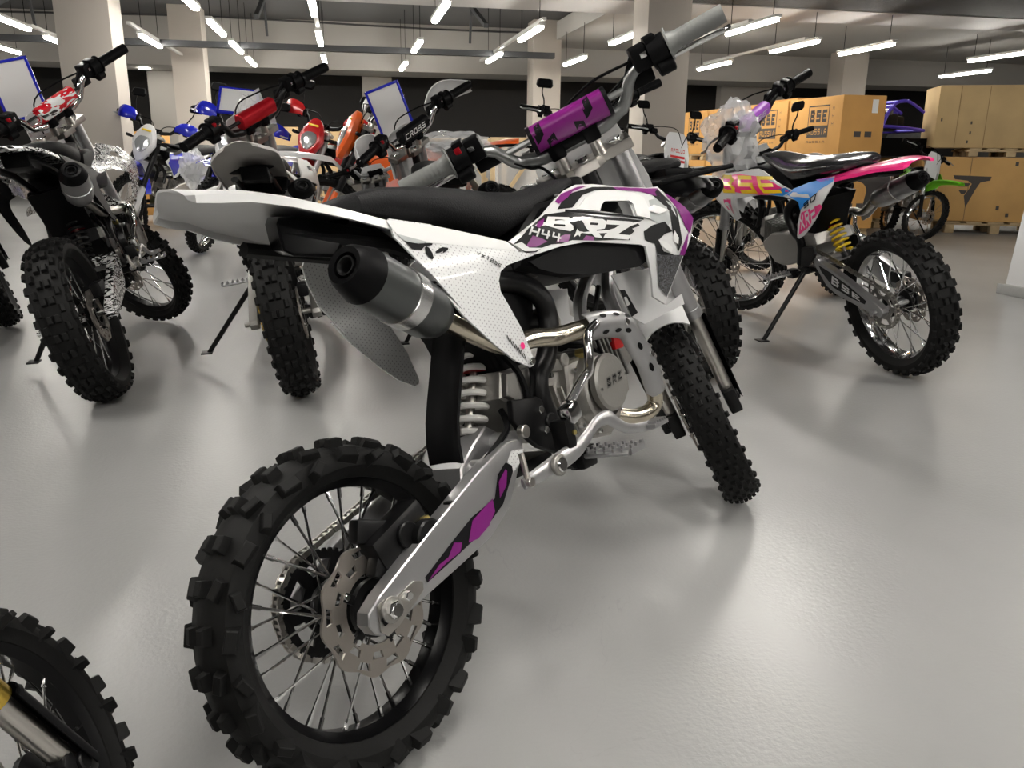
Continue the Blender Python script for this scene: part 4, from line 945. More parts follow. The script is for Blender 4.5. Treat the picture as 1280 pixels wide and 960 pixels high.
def film_bag(label, loc, size, seed, m=BAG, name='plastic_bag'):
    r = random.Random(seed); bm = bmesh.new(); bmesh.ops.create_icosphere(bm, subdivisions=4, radius=1)
    from mathutils import noise
    for v in bm.verts:
        p = v.co.copy(); n = noise.noise(p * 1.8 + V((seed, 0, 0))) * .35 + abs(noise.noise(p * 4 + V((0, seed, 0)))) * .28 + abs(noise.noise(p * 9 + V((0, seed, 3)))) * .10
        v.co = V((p.x * size[0], p.y * size[1], p.z * size[2])) * (1 + n - .15)
    mb = MB().m(m).bmesh(bm); o = mb.build(name, None, M=None, smooth=25); o.location = loc
    return tag(o, label, 'plastic bag')
# ---------------------------------------------------------------- the room
AZ = rad(11.2)
BM = Matrix.Rotation(AZ, 4, 'Z')            # the building's axes seen from the camera's
def b2w(x, y, z=0): return BM @ V((x, y, z))
def struct(o): return tag(o, kind='structure')

def floor_mat():
    m = mat('floor_resin', (.35, .35, .345), .3); nt = m.node_tree; b = nt.nodes['Principled BSDF']; N = nt.nodes.new; Lk = nt.links.new
    tc = N('ShaderNodeTexCoord')
    def noise(sc, det, dist=0): n = N('ShaderNodeTexNoise'); n.inputs['Scale'].default_value = sc; n.inputs['Detail'].default_value = det; n.inputs['Distortion'].default_value = dist; Lk(tc.outputs['Object'], n.inputs['Vector']); return n.outputs['Fac']
    n1 = noise(.8, 5, 0); n2 = noise(9, 6); n3 = noise(110, 3)
    r = N('ShaderNodeValToRGB'); r.color_ramp.elements[0].position = .0; r.color_ramp.elements[1].position = 1.
    r.color_ramp.elements[0].color = (.20, .20, .198, 1); r.color_ramp.elements[1].color = (.42, .42, .415, 1); Lk(n1, r.inputs[0])
    # fine cracks
    vo = N('ShaderNodeTexVoronoi'); vo.voronoi_dimensions = '2D'; vo.feature = 'DISTANCE_TO_EDGE'; vo.inputs['Scale'].default_value = .75
    mp = N('ShaderNodeVectorMath'); mp.operation = 'ADD'; nz = N('ShaderNodeTexNoise'); nz.noise_dimensions = '2D'; nz.inputs['Scale'].default_value = 3.; nz.inputs['Detail'].default_value = 6
    sc = N('ShaderNodeVectorMath'); sc.operation = 'SCALE'; sc.inputs['Scale'].default_value = .35
    Lk(tc.outputs['Object'], nz.inputs['Vector']); Lk(nz.outputs['Color'], sc.inputs[0]); Lk(tc.outputs['Object'], mp.inputs[0]); Lk(sc.outputs[0], mp.inputs[1]); Lk(mp.outputs[0], vo.inputs['Vector'])
    cr = N('ShaderNodeMapRange'); cr.inputs['From Min'].default_value = 0; cr.inputs['From Max'].default_value = .0011; cr.inputs['To Min'].default_value = .22; cr.inputs['To Max'].default_value = 0; q0 = N('ShaderNodeMath'); q0.operation = 'SUBTRACT'; q0.inputs[1].default_value = .47; Lk(noise(1.3, 7, .6), q0.inputs[0]); q1 = N('ShaderNodeMath'); q1.operation = 'ABSOLUTE'; Lk(q0.outputs[0], q1.inputs[0]); Lk(q1.outputs[0], cr.inputs['Value'])
    gate = N('ShaderNodeMapRange'); gate.inputs['From Min'].default_value = .5; gate.inputs['From Max'].default_value = .6; Lk(noise(.9, 2), gate.inputs['Value'])
    cm = N('ShaderNodeMath'); cm.operation = 'MULTIPLY'; Lk(cr.outputs[0], cm.inputs[0]); Lk(gate.outputs[0], cm.inputs[1])
    mx = N('ShaderNodeMix'); mx.data_type = 'RGBA'; mx.inputs[7].default_value = (.12, .12, .12, 1); Lk(cm.outputs[0], mx.inputs[0]); Lk(r.outputs[0], mx.inputs[6]); Lk(mx.outputs[2], b.inputs['Base Color'])
    rr = N('ShaderNodeMapRange'); rr.inputs['To Min'].default_value = .285; rr.inputs['To Max'].default_value = .35; Lk(noise(3., 3), rr.inputs['Value']); Lk(rr.outputs[0], b.inputs['Roughness'])
    ad = N('ShaderNodeMath'); ad.operation = 'MULTIPLY_ADD'; ad.inputs[1].default_value = .3; Lk(n2, ad.inputs[0]); Lk(n3, ad.inputs[2])
    bp = N('ShaderNodeBump'); bp.inputs['Strength'].default_value = .22; bp.inputs['Distance'].default_value = .003; Lk(ad.outputs[0], bp.inputs['Height']); Lk(bp.outputs[0], b.inputs['Normal'])
    b.inputs['Specular IOR Level'].default_value = .6
    return m
def perf_mat():
    m = mat('perforated_metal', (.10, .10, .10), .7, 0, spec=.1); nt = m.node_tree; b = nt.nodes['Principled BSDF']
    tc = nt.nodes.new('ShaderNodeTexCoord'); ck = nt.nodes.new('ShaderNodeTexBrick'); ck.offset = 0
    ck.inputs['Scale'].default_value = 12; ck.inputs['Mortar Size'].default_value = .012; ck.inputs['Brick Width'].default_value = .5; ck.inputs['Row Height'].default_value = .5
    ck.inputs['Color1'].default_value = (.035, .035, .035, 1); ck.inputs['Color2'].default_value = (.05, .05, .05, 1); ck.inputs['Mortar'].default_value = (.20, .20, .20, 1)
    nt.links.new(tc.outputs['Object'], ck.inputs['Vector']); nt.links.new(ck.outputs['Color'], b.inputs['Base Color']); return m
def card_mat(name, c): return mat(name, c, .7, 0, vary=(3, tuple(q * .86 for q in c)), spec=.3)

def room():
    FL = floor_mat(); SLAB = mat('slab_concrete', (.085, .085, .085), .8); WALLP = mat('wall_paint', (.36, .34, .31), .7); SIDEW = mat('side_wall_paint', (.20, .19, .18), .7); COLM = mat('column_paint', (.44, .40, .355), .6); BEAMM = mat('beam_paint', (.40, .385, .36), .7)
    DARK = mat('dark_wall', (.045, .043, .042), .6); GIR = mat('girder_paint', (.03, .032, .035), .5); STRIPM = mat('ceiling_strip', (.34, .33, .32), .6); PERF = perf_mat(); HOUS = mat('lamp_housing', (.6, .6, .58), .4); TUBE = mat('lamp_diffuser', (.9, .9, .88), .4, emit=((1., .96, .88), LAMP))
    TUBEN = mat('fill_lamp_diffuser', (.9, .9, .88), .4, emit=((1., .96, .89), LAMP * 2.1))  # extra-strong emission for the unseen overhead lamps, raised to lift the foreground
    X0, X1, Y0, Y1 = -14, 14, -7, 17.5
    def S(name, c, size, m, bev=0): o = MB().m(m).box(c, size, bev).build(name, None, M=None); o.matrix_world = BM; return struct(o)
    S('floor', (0, (Y0 + Y1) / 2, -.05), (X1 - X0, Y1 - Y0, .1), FL)
    S('ceiling', (0, (9.7 + Y1) / 2, 2.75), (X1 - X0, Y1 - 9.7, .1), SLAB)
    S('ceiling_low', (0, (8.9 + Y0) / 2, 2.36), (X1 - X0, 8.9 - Y0, .1), PERF)
    S('trim_1', (0, 9.3, 2.50), (X1 - X0, .8, .40), STRIPM)
    S('trim_2', (0, 14.5, 2.35), (X1 - X0, 1.0, .70), BEAMM)
    S('wall_back', (0, Y1, 1.3), (X1 - X0, .1, 2.9), DARK)
    S('wall_left', (X0, 5, 1.3), (.1, 26, 2.9), SIDEW); S('wall_right', (X1, 5, 1.3), (.1, 26, 2.9), SIDEW); S('wall_front', (0, Y0, 1.3), (X1 - X0, .1, 2.9), SIDEW)
    S('trim_3', (-5.6, 11.5, 2.03), (16.8, .12, .07), GIR)
    S('trim_4', (8.6, 11.85, 2.55), (10.8, 4.3, .25), BEAMM)
    k = 5
    for x, y in ((-2.31, 8.0), (-2.31, 13.0), (2.85, 8.0), (2.85, 13.0), (-7.5, 8), (-7.5, 13), (8.0, 13.0)):
        z1 = 2.31 if y < 9 else 2.7
        o = MB().m(COLM).box((x + .215, y + .215, z1 / 2), (.43, .43, z1), .006).build('trim_%d' % k); k += 1; o.matrix_world = BM; struct(o)
    # wall strips behind the opening
    for x0, x1 in ((-3.1, -2.3), (0.35, .85), (6.9, 8.3)):
        o = MB().m(WALLP).box(((x0 + x1) / 2, 15.3, 1.05), (x1 - x0, .2, 2.1)).build('trim_%d' % k); k += 1; o.matrix_world = BM; struct(o)
    # strip lamps
    L1 = [(-3.25, 9.82), (-3.28, 11.5), (-4.2, 12.34), (-2.17, 11.04), (-1.25, 7.93), (-1.25, 9.73), (-1.25, 11.4), (-1.25, 13.1), (-.22, 8.02), (-.22, 10.28), (-.22, 12.5), (.91, 8.11), (.91, 10.7), (.91, 13.1),
          (1.99, 9.26), (2.01, 11.63), (3.06, 9.29), (3.14, 11.7), (3.98, 8.19), (5.19, 11.74), (5.16, 9.48), (6.07, 9.46), (8.05, 9.65), (-5.2, 9.6), (-6.2, 11.5), (9.2, 11.7)]
    tracks = {8: (7.2, 13.2), 14: (8.6, 12.6), 3: (10.0, 13.2), 18: (8.2, 10.4), 20: (9.2, 12.0), 1: (10.5, 12.9)}
    near = [(-1.75, 5.6), (2.6, 4.4), (-1.75, 2.2), (2.6, 1.2), (.45, -1.3), (2.6, -2.2), (-1.75, -1.8), (6., 4.8), (-5.2, 4.2), (5., .6), (4.6, -2.6), (-4.4, .2), (.45, 1.0)]  # leading pair follows floor glare; the rest are unseen lamps added to brighten foreground
    n = 0
    for i, (x, y) in enumerate(L1 + near):
        z = 2.0 if i < len(L1) else 2.26
        o = empty('strip_lamp', b2w(x, y, z), (0, 0, AZ))
        if i < len(L1):
            tag(o, lamp_label(i, x, y), 'lamp', 'hanging strip lamps')
            top = 2.70 if y > 9.7 and x < 3.0 else 2.425 if y > 9.7 else 2.31
            mb = MB().m(HOUS).box((0, 0, .022), (.07, 1.12, .03), .006)
            mb.build('lamp_housing', o); MB().m(BLK).tube([(0, .45, .03), (0, .45, top - z)], .0035, 6).build('suspension_wire', o); MB().m(BLK).tube([(0, -.45, .03), (0, -.45, top - z)], .0035, 6).build('suspension_wire', o)
        else:
            tag(o, 'unseen strip lamp added flush under the near perforated ceiling for foreground light', 'lamp', 'unseen flush strip lamps added overhead')
            MB().m(HOUS).box((0, 0, .030), (.08, 1.14, .04), .006).build('lamp_housing', o)
        MB().m(TUBE if i < len(L1) else TUBEN).box((0, 0, -.008), (.055, 1.05, .035), .012).build('lamp_diffuser', o)
        if i in tracks:
            y0, y1 = tracks[i]; t = MB().m(HOUS).box((0, 0, 0), (.045, y1 - y0, .03), .003).build('lamp_track'); t.location = b2w(x, (y0 + y1) / 2, z + .055); t.rotation_euler = (0, 0, AZ); tag(t, 'white track above ' + lamp_label(i, x, y), 'track')
    o = empty('downlight', b2w(5.5, 6.8, 2.30)); tag(o, 'round recessed downlight in the perforated ceiling at top right', 'lamp')
    MB().m(HOUS).disc((0, 0, 0), .075, .02, 'z', 24).build('lamp_ring', o); MB().m(TUBE).disc((0, 0, -.008), .055, .016, 'z', 24).build('lamp_diffuser', o)
    for (x, y, lb) in ((-3.0, 14.6, 'small round downlight under the soffit left of the second pillar'), (-2.2, 14.6, 'small round downlight under the soffit right of the second pillar')):
        o = MB().m(TUBE).disc((0, 0, 0), .08, .02, 'z', 16).build('downlight'); o.location = b2w(x, y, 1.99); tag(o, lb, 'lamp')
    # pipes and cables under the slab
    PIP = mat('duct_paint', (.05, .05, .052), .5)
    for j, (y, z) in enumerate(((9.86, 2.67), (13.85, 2.66))):
        p = crv([(-12, y, z), (-6, y + .15, z - .02), (-2, y - .1, z), (2, y + .1, z - .03), (6, y, z), (12, y, z)], 8); o = MB().m(PIP).tube(p, .014, 8).build('ceiling_conduit'); o.matrix_world = BM; tag(o, ['black conduit run under the slab nearer the perforated ceiling', 'black conduit run under the slab nearer the white beam'][j], 'conduit')
    for j, x in enumerate((-3.6, -.9, 1.7, 4.3)):
        o = MB().m(GIR).box((0, 0, 0), (.05, 1.3, .05)).box((0, .6, .0 + -.1), (.03, .03, .7)).build('ceiling_bracket'); o.matrix_world = BM @ Matrix.Translation((x, 11.0, 2.42)) @ Matrix.Rotation(rad(18), 4, 'X')
        tag(o, ['grey slanting steel bracket at the girder, leftmost of four', 'grey slanting steel bracket at the girder, second from left', 'grey slanting steel bracket at the girder, third from left', 'grey slanting steel bracket at the girder, rightmost of four'][j], 'bracket')

ORDER = {}
def lamp_label(i, x, y):
    names = {0: 'glowing strip lamp in the far left row above the blue framed sign', 1: 'strip lamp left of the first pillar', 2: 'faint strip lamp at the left edge below the larger one', 3: 'strip lamp between the two left pillars',
     4: 'strip lamp cut by the top edge right of the second pillar', 5: 'strip lamp second from the top in the row right of the second pillar', 6: 'strip lamp third from the top in the row right of the second pillar', 7: 'lowest strip lamp in the row right of the second pillar',
     8: 'strip lamp at the top edge of the near-vertical row with a track', 9: 'middle strip lamp of the near-vertical row with a track', 10: 'lowest strip lamp of the near-vertical row with a track', 11: 'large strip lamp near the top edge in the centre row',
     12: 'middle strip lamp of the centre row', 13: 'small far strip lamp, lowest of the centre row', 14: 'upper strip lamp on the slanting track left of the third pillar', 15: 'lower strip lamp on the slanting track left of the third pillar', 16: 'wide strip lamp between the third and fourth pillars, upper one',
     17: 'strip lamp between the third and fourth pillars, lower one', 18: 'strip lamp right of the grey grip, uppermost at right', 19: 'strip lamp below the others beside the fourth pillar', 20: 'strip lamp in the middle of the right ceiling', 21: 'strip lamp on a long slanting track at right', 22: 'strip lamp at the right edge of the ceiling'}
    return names.get(i, 'strip lamp beyond the edge of the picture')

def carton(label, c, size, m, face=None, group=None, rot=0., corner=False):
    """cardboard box; face = writing on the -x or -y side"""
    if corner: th = rot; c = (c[0] + math.cos(th) * size[0] / 2 - math.sin(th) * size[1] / 2, c[1] + math.sin(th) * size[0] / 2 + math.cos(th) * size[1] / 2, c[2])
    o = empty('cardboard_box', b2w(*c), (0, 0, AZ + rot)); tag(o, label, 'box', group)
    sx, sy, sz = size; mb = MB().m(m).box((0, 0, sz / 2), size, .008)
    mb.m(TAPE).box((-.31, -sy / 2 - .0008, sz / 2), (.008, .001, sz * .98)) if face == 'wing' else None
    mb.build('carton', o)
    if face == 'bse':
        mp = lambda u, v: (-sx / 2 - .0015, -u, v); mb = MB().m(INK); a, b = -.10, .27; z0 = sz * .30; z1 = sz * .86
        w = .012
        for (p, q, r, t) in ((a, b, z1 - w, z1), (a, b, z0, z0 + .11), (a, a + w, z0, z1), (b - w, b, z0, z1)): mb.add([mp(p, r), mp(q, r), mp(q, t), mp(p, t)], [(0, 1, 2, 3)])
        mb.text('BSE', [(a + .035, z0 + .135), (b - .035, z0 + .135), (b - .035, z1 - .035), (a + .035, z1 - .035)], mp, .34, .22)
        mb.m(m).text('RUSSIA', [(a + .02, z0 + .025), (b - .02, z0 + .025), (b - .02, z0 + .085), (a + .02, z0 + .085)], lambda u, v: (-sx / 2 - .0025, -u, v), .24, .3)
        mb.m(INK)
        for k in range(3): mb.text('H', [(b + .05, z1 - .05 - .07 * k), (b + .08, z1 - .05 - .07 * k), (b + .08, z1 - .02 - .07 * k), (b + .05, z1 - .02 - .07 * k)], mp, .15)
        mb.text('RUSSIA', [(a + .0, z0 - .05), (b - .04, z0 - .05), (b - .04, z0 - .03), (a + .0, z0 - .03)], mp, .2, .4)
        mb.build('printed_mark', o)
        mb = MB().m(LABELM).box((sx * .25, -sy / 2 - .001, sz * .82), (.06, .002, .12)); mb.build('shipping_label', o)
        for q in (-.1, .15): MB().m(INK).box((sx * q, -sy / 2 - .001, sz * .35), (.07, .0015, .05)).build('printed_mark', o)
    if face == 'wing':
        mb = MB().m(INK); y = -sy / 2 - .0018
        # three swept bars merging into a blade
        for pl in ([(-.17, .13), (.20, .12), (.19, .08), (.10, .06), (.06, -.02), (-.01, -.20), (-.04, -.08), (.0, -.01), (.02, .045), (-.02, .075), (-.15, .09)], [(-.13, .055), (.01, .05), (-.015, .015), (-.10, .015)], [(-.10, -.02), (-.015, -.025), (-.035, -.06), (-.07, -.06)]):
            vs, tr = fill([[(-.30 + p[0], sz * .52 + p[1]) for p in pl]], .1); mb.add([(x, y, z) for x, z in vs], tr)
        for (x, z) in ((.0, -.20), (.10, -.27), (.12, .25), (.20, .25)): mb.box((x, y, sz * .52 + z), (.03, .001, .04))
        mb.build('printed_mark', o)
    if face == 'plain':
        mb = MB().m(TAPE)
        for x in (-sx * .38, -sx * .22, sx * .33): mb.box((x, -sy / 2 - .0008, sz / 2), (.006, .002, sz * .98))
        mb.m(INK)
        for x, z in ((-sx * .3, .15), (-sx * .3, .25), (-sx * .31, .06), (-sx * .47, .28), (sx * .2, .45)): mb.box((x, -sy / 2 - .001, z), (.016, .0015, .03))
        mb.build('box_crease', o)
    return o

def pallet(label, c, size, rot=0.):
    o = empty('wooden_pallet', b2w(*c), (0, 0, AZ + rot)); tag(o, label, 'pallet')
    sx, sy, h = size; k = 0
    for i in range(5): MB().m(WOOD).box((-sx / 2 + sx * (i + .5) / 5, 0, h - .010), (sx / 5 * .7, sy, .018), .002).build('deck_board', o)
    for i in range(3): MB().m(WOOD).box((0, -sy / 2 + sy * (.08 + .42 * i), h - .028), (sx, .08, .016), .002).build('stringer_board', o)
    for i in range(3):
        for j in range(3): MB().m(WOOD).box((-sx / 2 + sx * (.08 + .42 * i), -sy / 2 + sy * (.08 + .42 * j), (h - .036) / 2 + .001), (.09, .09, h - .038), .003).build('block', o)
    return o
WOOD = mat('pallet_wood', (.50, .38, .22), .7, vary=(9, (.40, .29, .16)))
CARD = card_mat('brown_card', (.62, .33, .10)); CARD2 = card_mat('pale_card', (.50, .36, .18)); CARD3 = card_mat('tan_card', (.58, .35, .13)); OSB = card_mat('chip_board', (.55, .38, .20))
INK = mat('grey_ink', (.06, .05, .045), .7); TAPE = mat('card_crease', (.25, .16, .07), .7); LABELM = mat('white_label', (.75, .75, .73), .5)

def stores():
    # row of cartons along the right-hand aisle, two high
    ys = [7.26, 8.26, 9.26, 10.26]
    nm = ['nearest', 'second', 'third', 'farthest']
    for i, y in enumerate(ys):
        pallet('wooden pallet under the %s stack of lettered brown boxes' % nm[i], (4.72, y + .48, 0), (.42, .9, .11))
        carton('brown carton at the bottom of the %s stack of the row, mostly hidden by motorcycles' % nm[i], (4.72, y + .48, .112), (.44, .96, .60), CARD, 'bse', 'lettered brown boxes')
        carton('brown lettered carton on top of the %s stack of the row' % nm[i], (4.72, y + .48, .79), (.44, .96, .53), CARD, 'bse', 'lettered brown boxes')
        pallet('wooden slats between the two boxes of the %s stack' % nm[i], (4.72, y + .48, .713), (.42, .9, .075))
    carton('dark brown carton standing upright behind the purple frames', (5.13, 9.35, 0), (.3, .8, 1.40), CARD, None)
    carton('brown carton under the purple frames, left of the crate with the winged mark', (5.62, 8.9, .11), (.56, .9, .66), CARD, None); pallet('wooden pallet under the carton below the purple frames', (5.62, 8.9, 0), (.54, .88, .108))
    carton('large tan crate with a dark winged mark beside the white cabinet', (6.0, 8.05, .125), (1.55, .6, .66), CARD3, 'wing', rot=-.42, corner=True); pallet('pallet under the crate with the winged mark', (6.82, 7.98, 0), (1.05, .6, .123), -.42)
    carton('large pale crate on top of the crate with the winged mark', (6.08, 8.05, .875), (1.7, .6, .62), CARD2, 'plain', rot=-.42, corner=True); pallet('pallet between the tan crate and the pale crate', (6.86, 7.97, .787), (.85, .6, .086), -.42)
    # purple buggy frames on the carton
    for k in range(2):
        o = empty('buggy_frame', b2w(5.74 + .03 * k, 8.48 + .50 * k, .935), (0, 0, AZ + .1)); o.scale = (1.3, 1.2, 1.35); o.location.z = 1.0; tag(o, ['nearer purple tube buggy frame with black seat pan on the brown carton', 'farther purple tube buggy frame beside the pale crate'][k], 'frame')
        mb = MB().m(VIOD)
        for s in (-1, 1):
            mb.tube(crv([(-.30, s * .15, .0), (-.22, s * .17, .06), (.05, s * .18, .06), (.30, s * .17, .04)], 5), .013, 8); mb.tube(crv([(-.10, s * .14, .06), (-.02, s * .14, .22), (.12, s * .14, .26), (.30, s * .14, .18)], 5), .013, 8); mb.tube([(-.2, s * .16, .06), (-.02, s * .14, .2)], .01, 8)
        for x, z in ((-.30, 0), (.30, .04), (.12, .26), (-.02, .22)): mb.tube([(x, -.16, z), (x, .16, z)], .012, 8)
        mb.build('tube_frame', o)
        MB().m(BLKM).box((0, 0, .10), (.22, .16, .14), .03).box((.12, 0, .10), (.12, .12, .10), .02).build('engine_block', o)
        MB().m(CHR).disc((-.12, -.09, .16), .05, .06, 'y', 18).disc((-.02, -.10, .18), .03, .05, 'y', 18).build('air_filter', o)
        MB().m(BLK).prism([(-.30, -.02), (.45, -.02), (.48, .03), (.40, -.16), (-.22, -.16)], -.18, .18, .02).build('seat_pan', o)
    # white cabinet at the right edge
    o = empty('floor_cabinet', b2w(3.80, 3.98, 0), (0, 0, AZ)); tag(o, 'white cabinet with a grey grille standing on a low grey plinth at the right edge', 'cabinet')
    mb = MB().m(WHT).prism([(0, .06), (.70, .06), (.86, 1.35), (.115, 1.35)], 0, .24, .004); mb.build('cabinet_body', o)
    MB().m(mat('plinth_paint', (.33, .33, .32), .4)).box((.40, .10, .03), (.86, .34, .06), .004).build('plinth', o)
    gm = mat('grille_metal', (.25, .25, .25), .4, .4); g = MB().m(gm)
    g.box((.22, -.004, .22), (.34, .012, .012)).box((.22, -.004, .36), (.34, .012, .012)).box((.05, -.004, .29), (.012, .012, .14))
    for k in range(14): g.box((.22, -.003, .225 + .0098 * k), (.33, .008, .003))
    g.box((.22, .0, .29), (.33, .004, .13)); g.build('grille', o)
    MB().m(BLK).box((.12, -.002, .42), (.12, .004, .014), .001).box((.12, -.002, .455), (.14, .004, .004)).build('nameplate', o)
    # cartons and boards seen between the pillars
    carton('brown carton seen between the two left pillars', (-2.45, 11.2, .0), (.62, .5, .98), CARD, None); 
    carton('brown carton at the left edge behind the row of bikes', (-4.6, 9.0, .0), (.7, .6, .85), CARD, None)
    for k, (x, lb) in enumerate(((-.9, 'pale chipboard sheet standing behind the red bike'), (-.15, 'pale chipboard sheet standing behind the orange bike'))):
        o = MB().m(OSB).box((0, 0, .55), (.55, .05, 1.1), .004).build('chip_board'); o.location = b2w(x, 12.6, 0); o.rotation_euler = (0, 0, AZ); tag(o, lb, 'board')
    for k, (x, y, lb) in enumerate(((1.55, 12.0, 'open wooden crate frame behind the grey handlebar'), (2.45, 11.0, 'open wooden crate frame against the right pillar'))):
        o = empty('wooden_crate', b2w(x, y, 0), (0, 0, AZ)); tag(o, lb, 'crate')
        w = .62
        for sx_ in (-1, 1):
            for sy_ in (-1, 1): MB().m(WOOD).box((sx_ * w, sy_ * .35, .48), (.06, .04, .96), .003).build('post', o)
        for z in (.04, .93):
            for sy_ in (-1, 1): MB().m(WOOD).box((0, sy_ * .35, z), (2 * w + .06, .05, .07), .003).build('rail', o)
        for s in (-1, 1): MB().m(WOOD).box((s * w / 2, -.38, .48), (1.0, .02, .05), .002, rot=(0, s * rad(55), 0)).build('brace', o)
        MB().m(BAGD).box((0, 0, .48), (1.1, .62, .8), .06).build('film_wrap', o)
VIOD = mat('violet_metal', (.10, .06, .60), .3, .1)

def quad(label, c, yaw):
    o = empty('quad_bike', c, (0, 0, yaw)); tag(o, label, 'quad bike')
    for x in (-.42, .42):
        for s in (-1, 1):
            M = Matrix.Translation((x, s * .34, .22))
            w_ = obj('wheel_rim', cached(('quad_rim',), lambda: MB().m(GRN).lathe([(.02, -.03), (.10, -.03), (.115, -.05), (.13, -.05), (.13, .05), (.115, .05), (.10, .03), (.02, .03)], Matrix(), 28)), o, M); w_.name = 'wheel'
            obj('tyre', cached(('quad_tyre',), lambda: tyre_mb(.22, .085, .125, 22, 'mx', False)), w_)
    secs = []
    for x, w, z0, z1 in ((-.62, .10, .50, .56), (-.5, .2, .44, .62), (-.2, .15, .42, .66), (.1, .14, .42, .72), (.35, .2, .46, .68), (.58, .12, .5, .58)): secs.append([(x, w * math.copysign(abs(math.cos(t)) ** .6, math.cos(t)), (z0 + z1) / 2 + (z1 - z0) / 2 * math.copysign(abs(math.sin(t)) ** .6, math.sin(t))) for t in [2 * math.pi * i / 20 for i in range(20)]])
    MB().m(BLK).loft(secs).build('body', o)
    for x in (-.42, .42):
        for s in (-1, 1): MB().m(BLU).sheet([[(x + .27 * math.cos(a), s * (.20 + .1 * j), .24 + .25 * math.sin(a) + .02) for j in range(3)] for a in [rad(20 + 20 * k) for k in range(8)]], .006).build('fender', o)
    mb = MB().m(BLKM)
    for y in (-.2, -.07, .07, .2): mb.tube([(-.66, y, .72), (-.30, y, .70)], .009, 8); mb.tube([(.30, y, .72), (.62, y, .70)], .009, 8)
    for x in (-.66, -.48, -.30, .30, .62): mb.tube([(x, -.24, .715), (x, .24, .715)], .009, 8)
    for x in (-.5, .45): mb.tube([(x, 0, .55), (x, 0, .72)], .012, 8)
    mb.build('rack', o); MB().m(BLKM).box((0, 0, .30), (.5, .26, .26), .04).tube([(-.42, -.34, .22), (-.42, .34, .22)], .02, 8).tube([(.42, -.34, .22), (.42, .34, .22)], .02, 8).build('chassis', o)
    MB().m(BLK).tube(crv([(.12, -.36, .84), (.16, -.2, .84), (.22, 0, .78), (.16, .2, .84), (.12, .36, .84)], 6), .013, 8).tube([(.22, 0, .78), (.3, 0, .6)], .015, 8).build('handlebar', o)
    secs = [[(x, .11 * math.cos(t), z + .035 * math.sin(t)) for t in [2 * math.pi * i / 16 for i in range(16)]] for x, z in ((-.35, .68), (-.2, .70), (.05, .70))]
    MB().m(SEATM).loft(secs).build('seat', o)

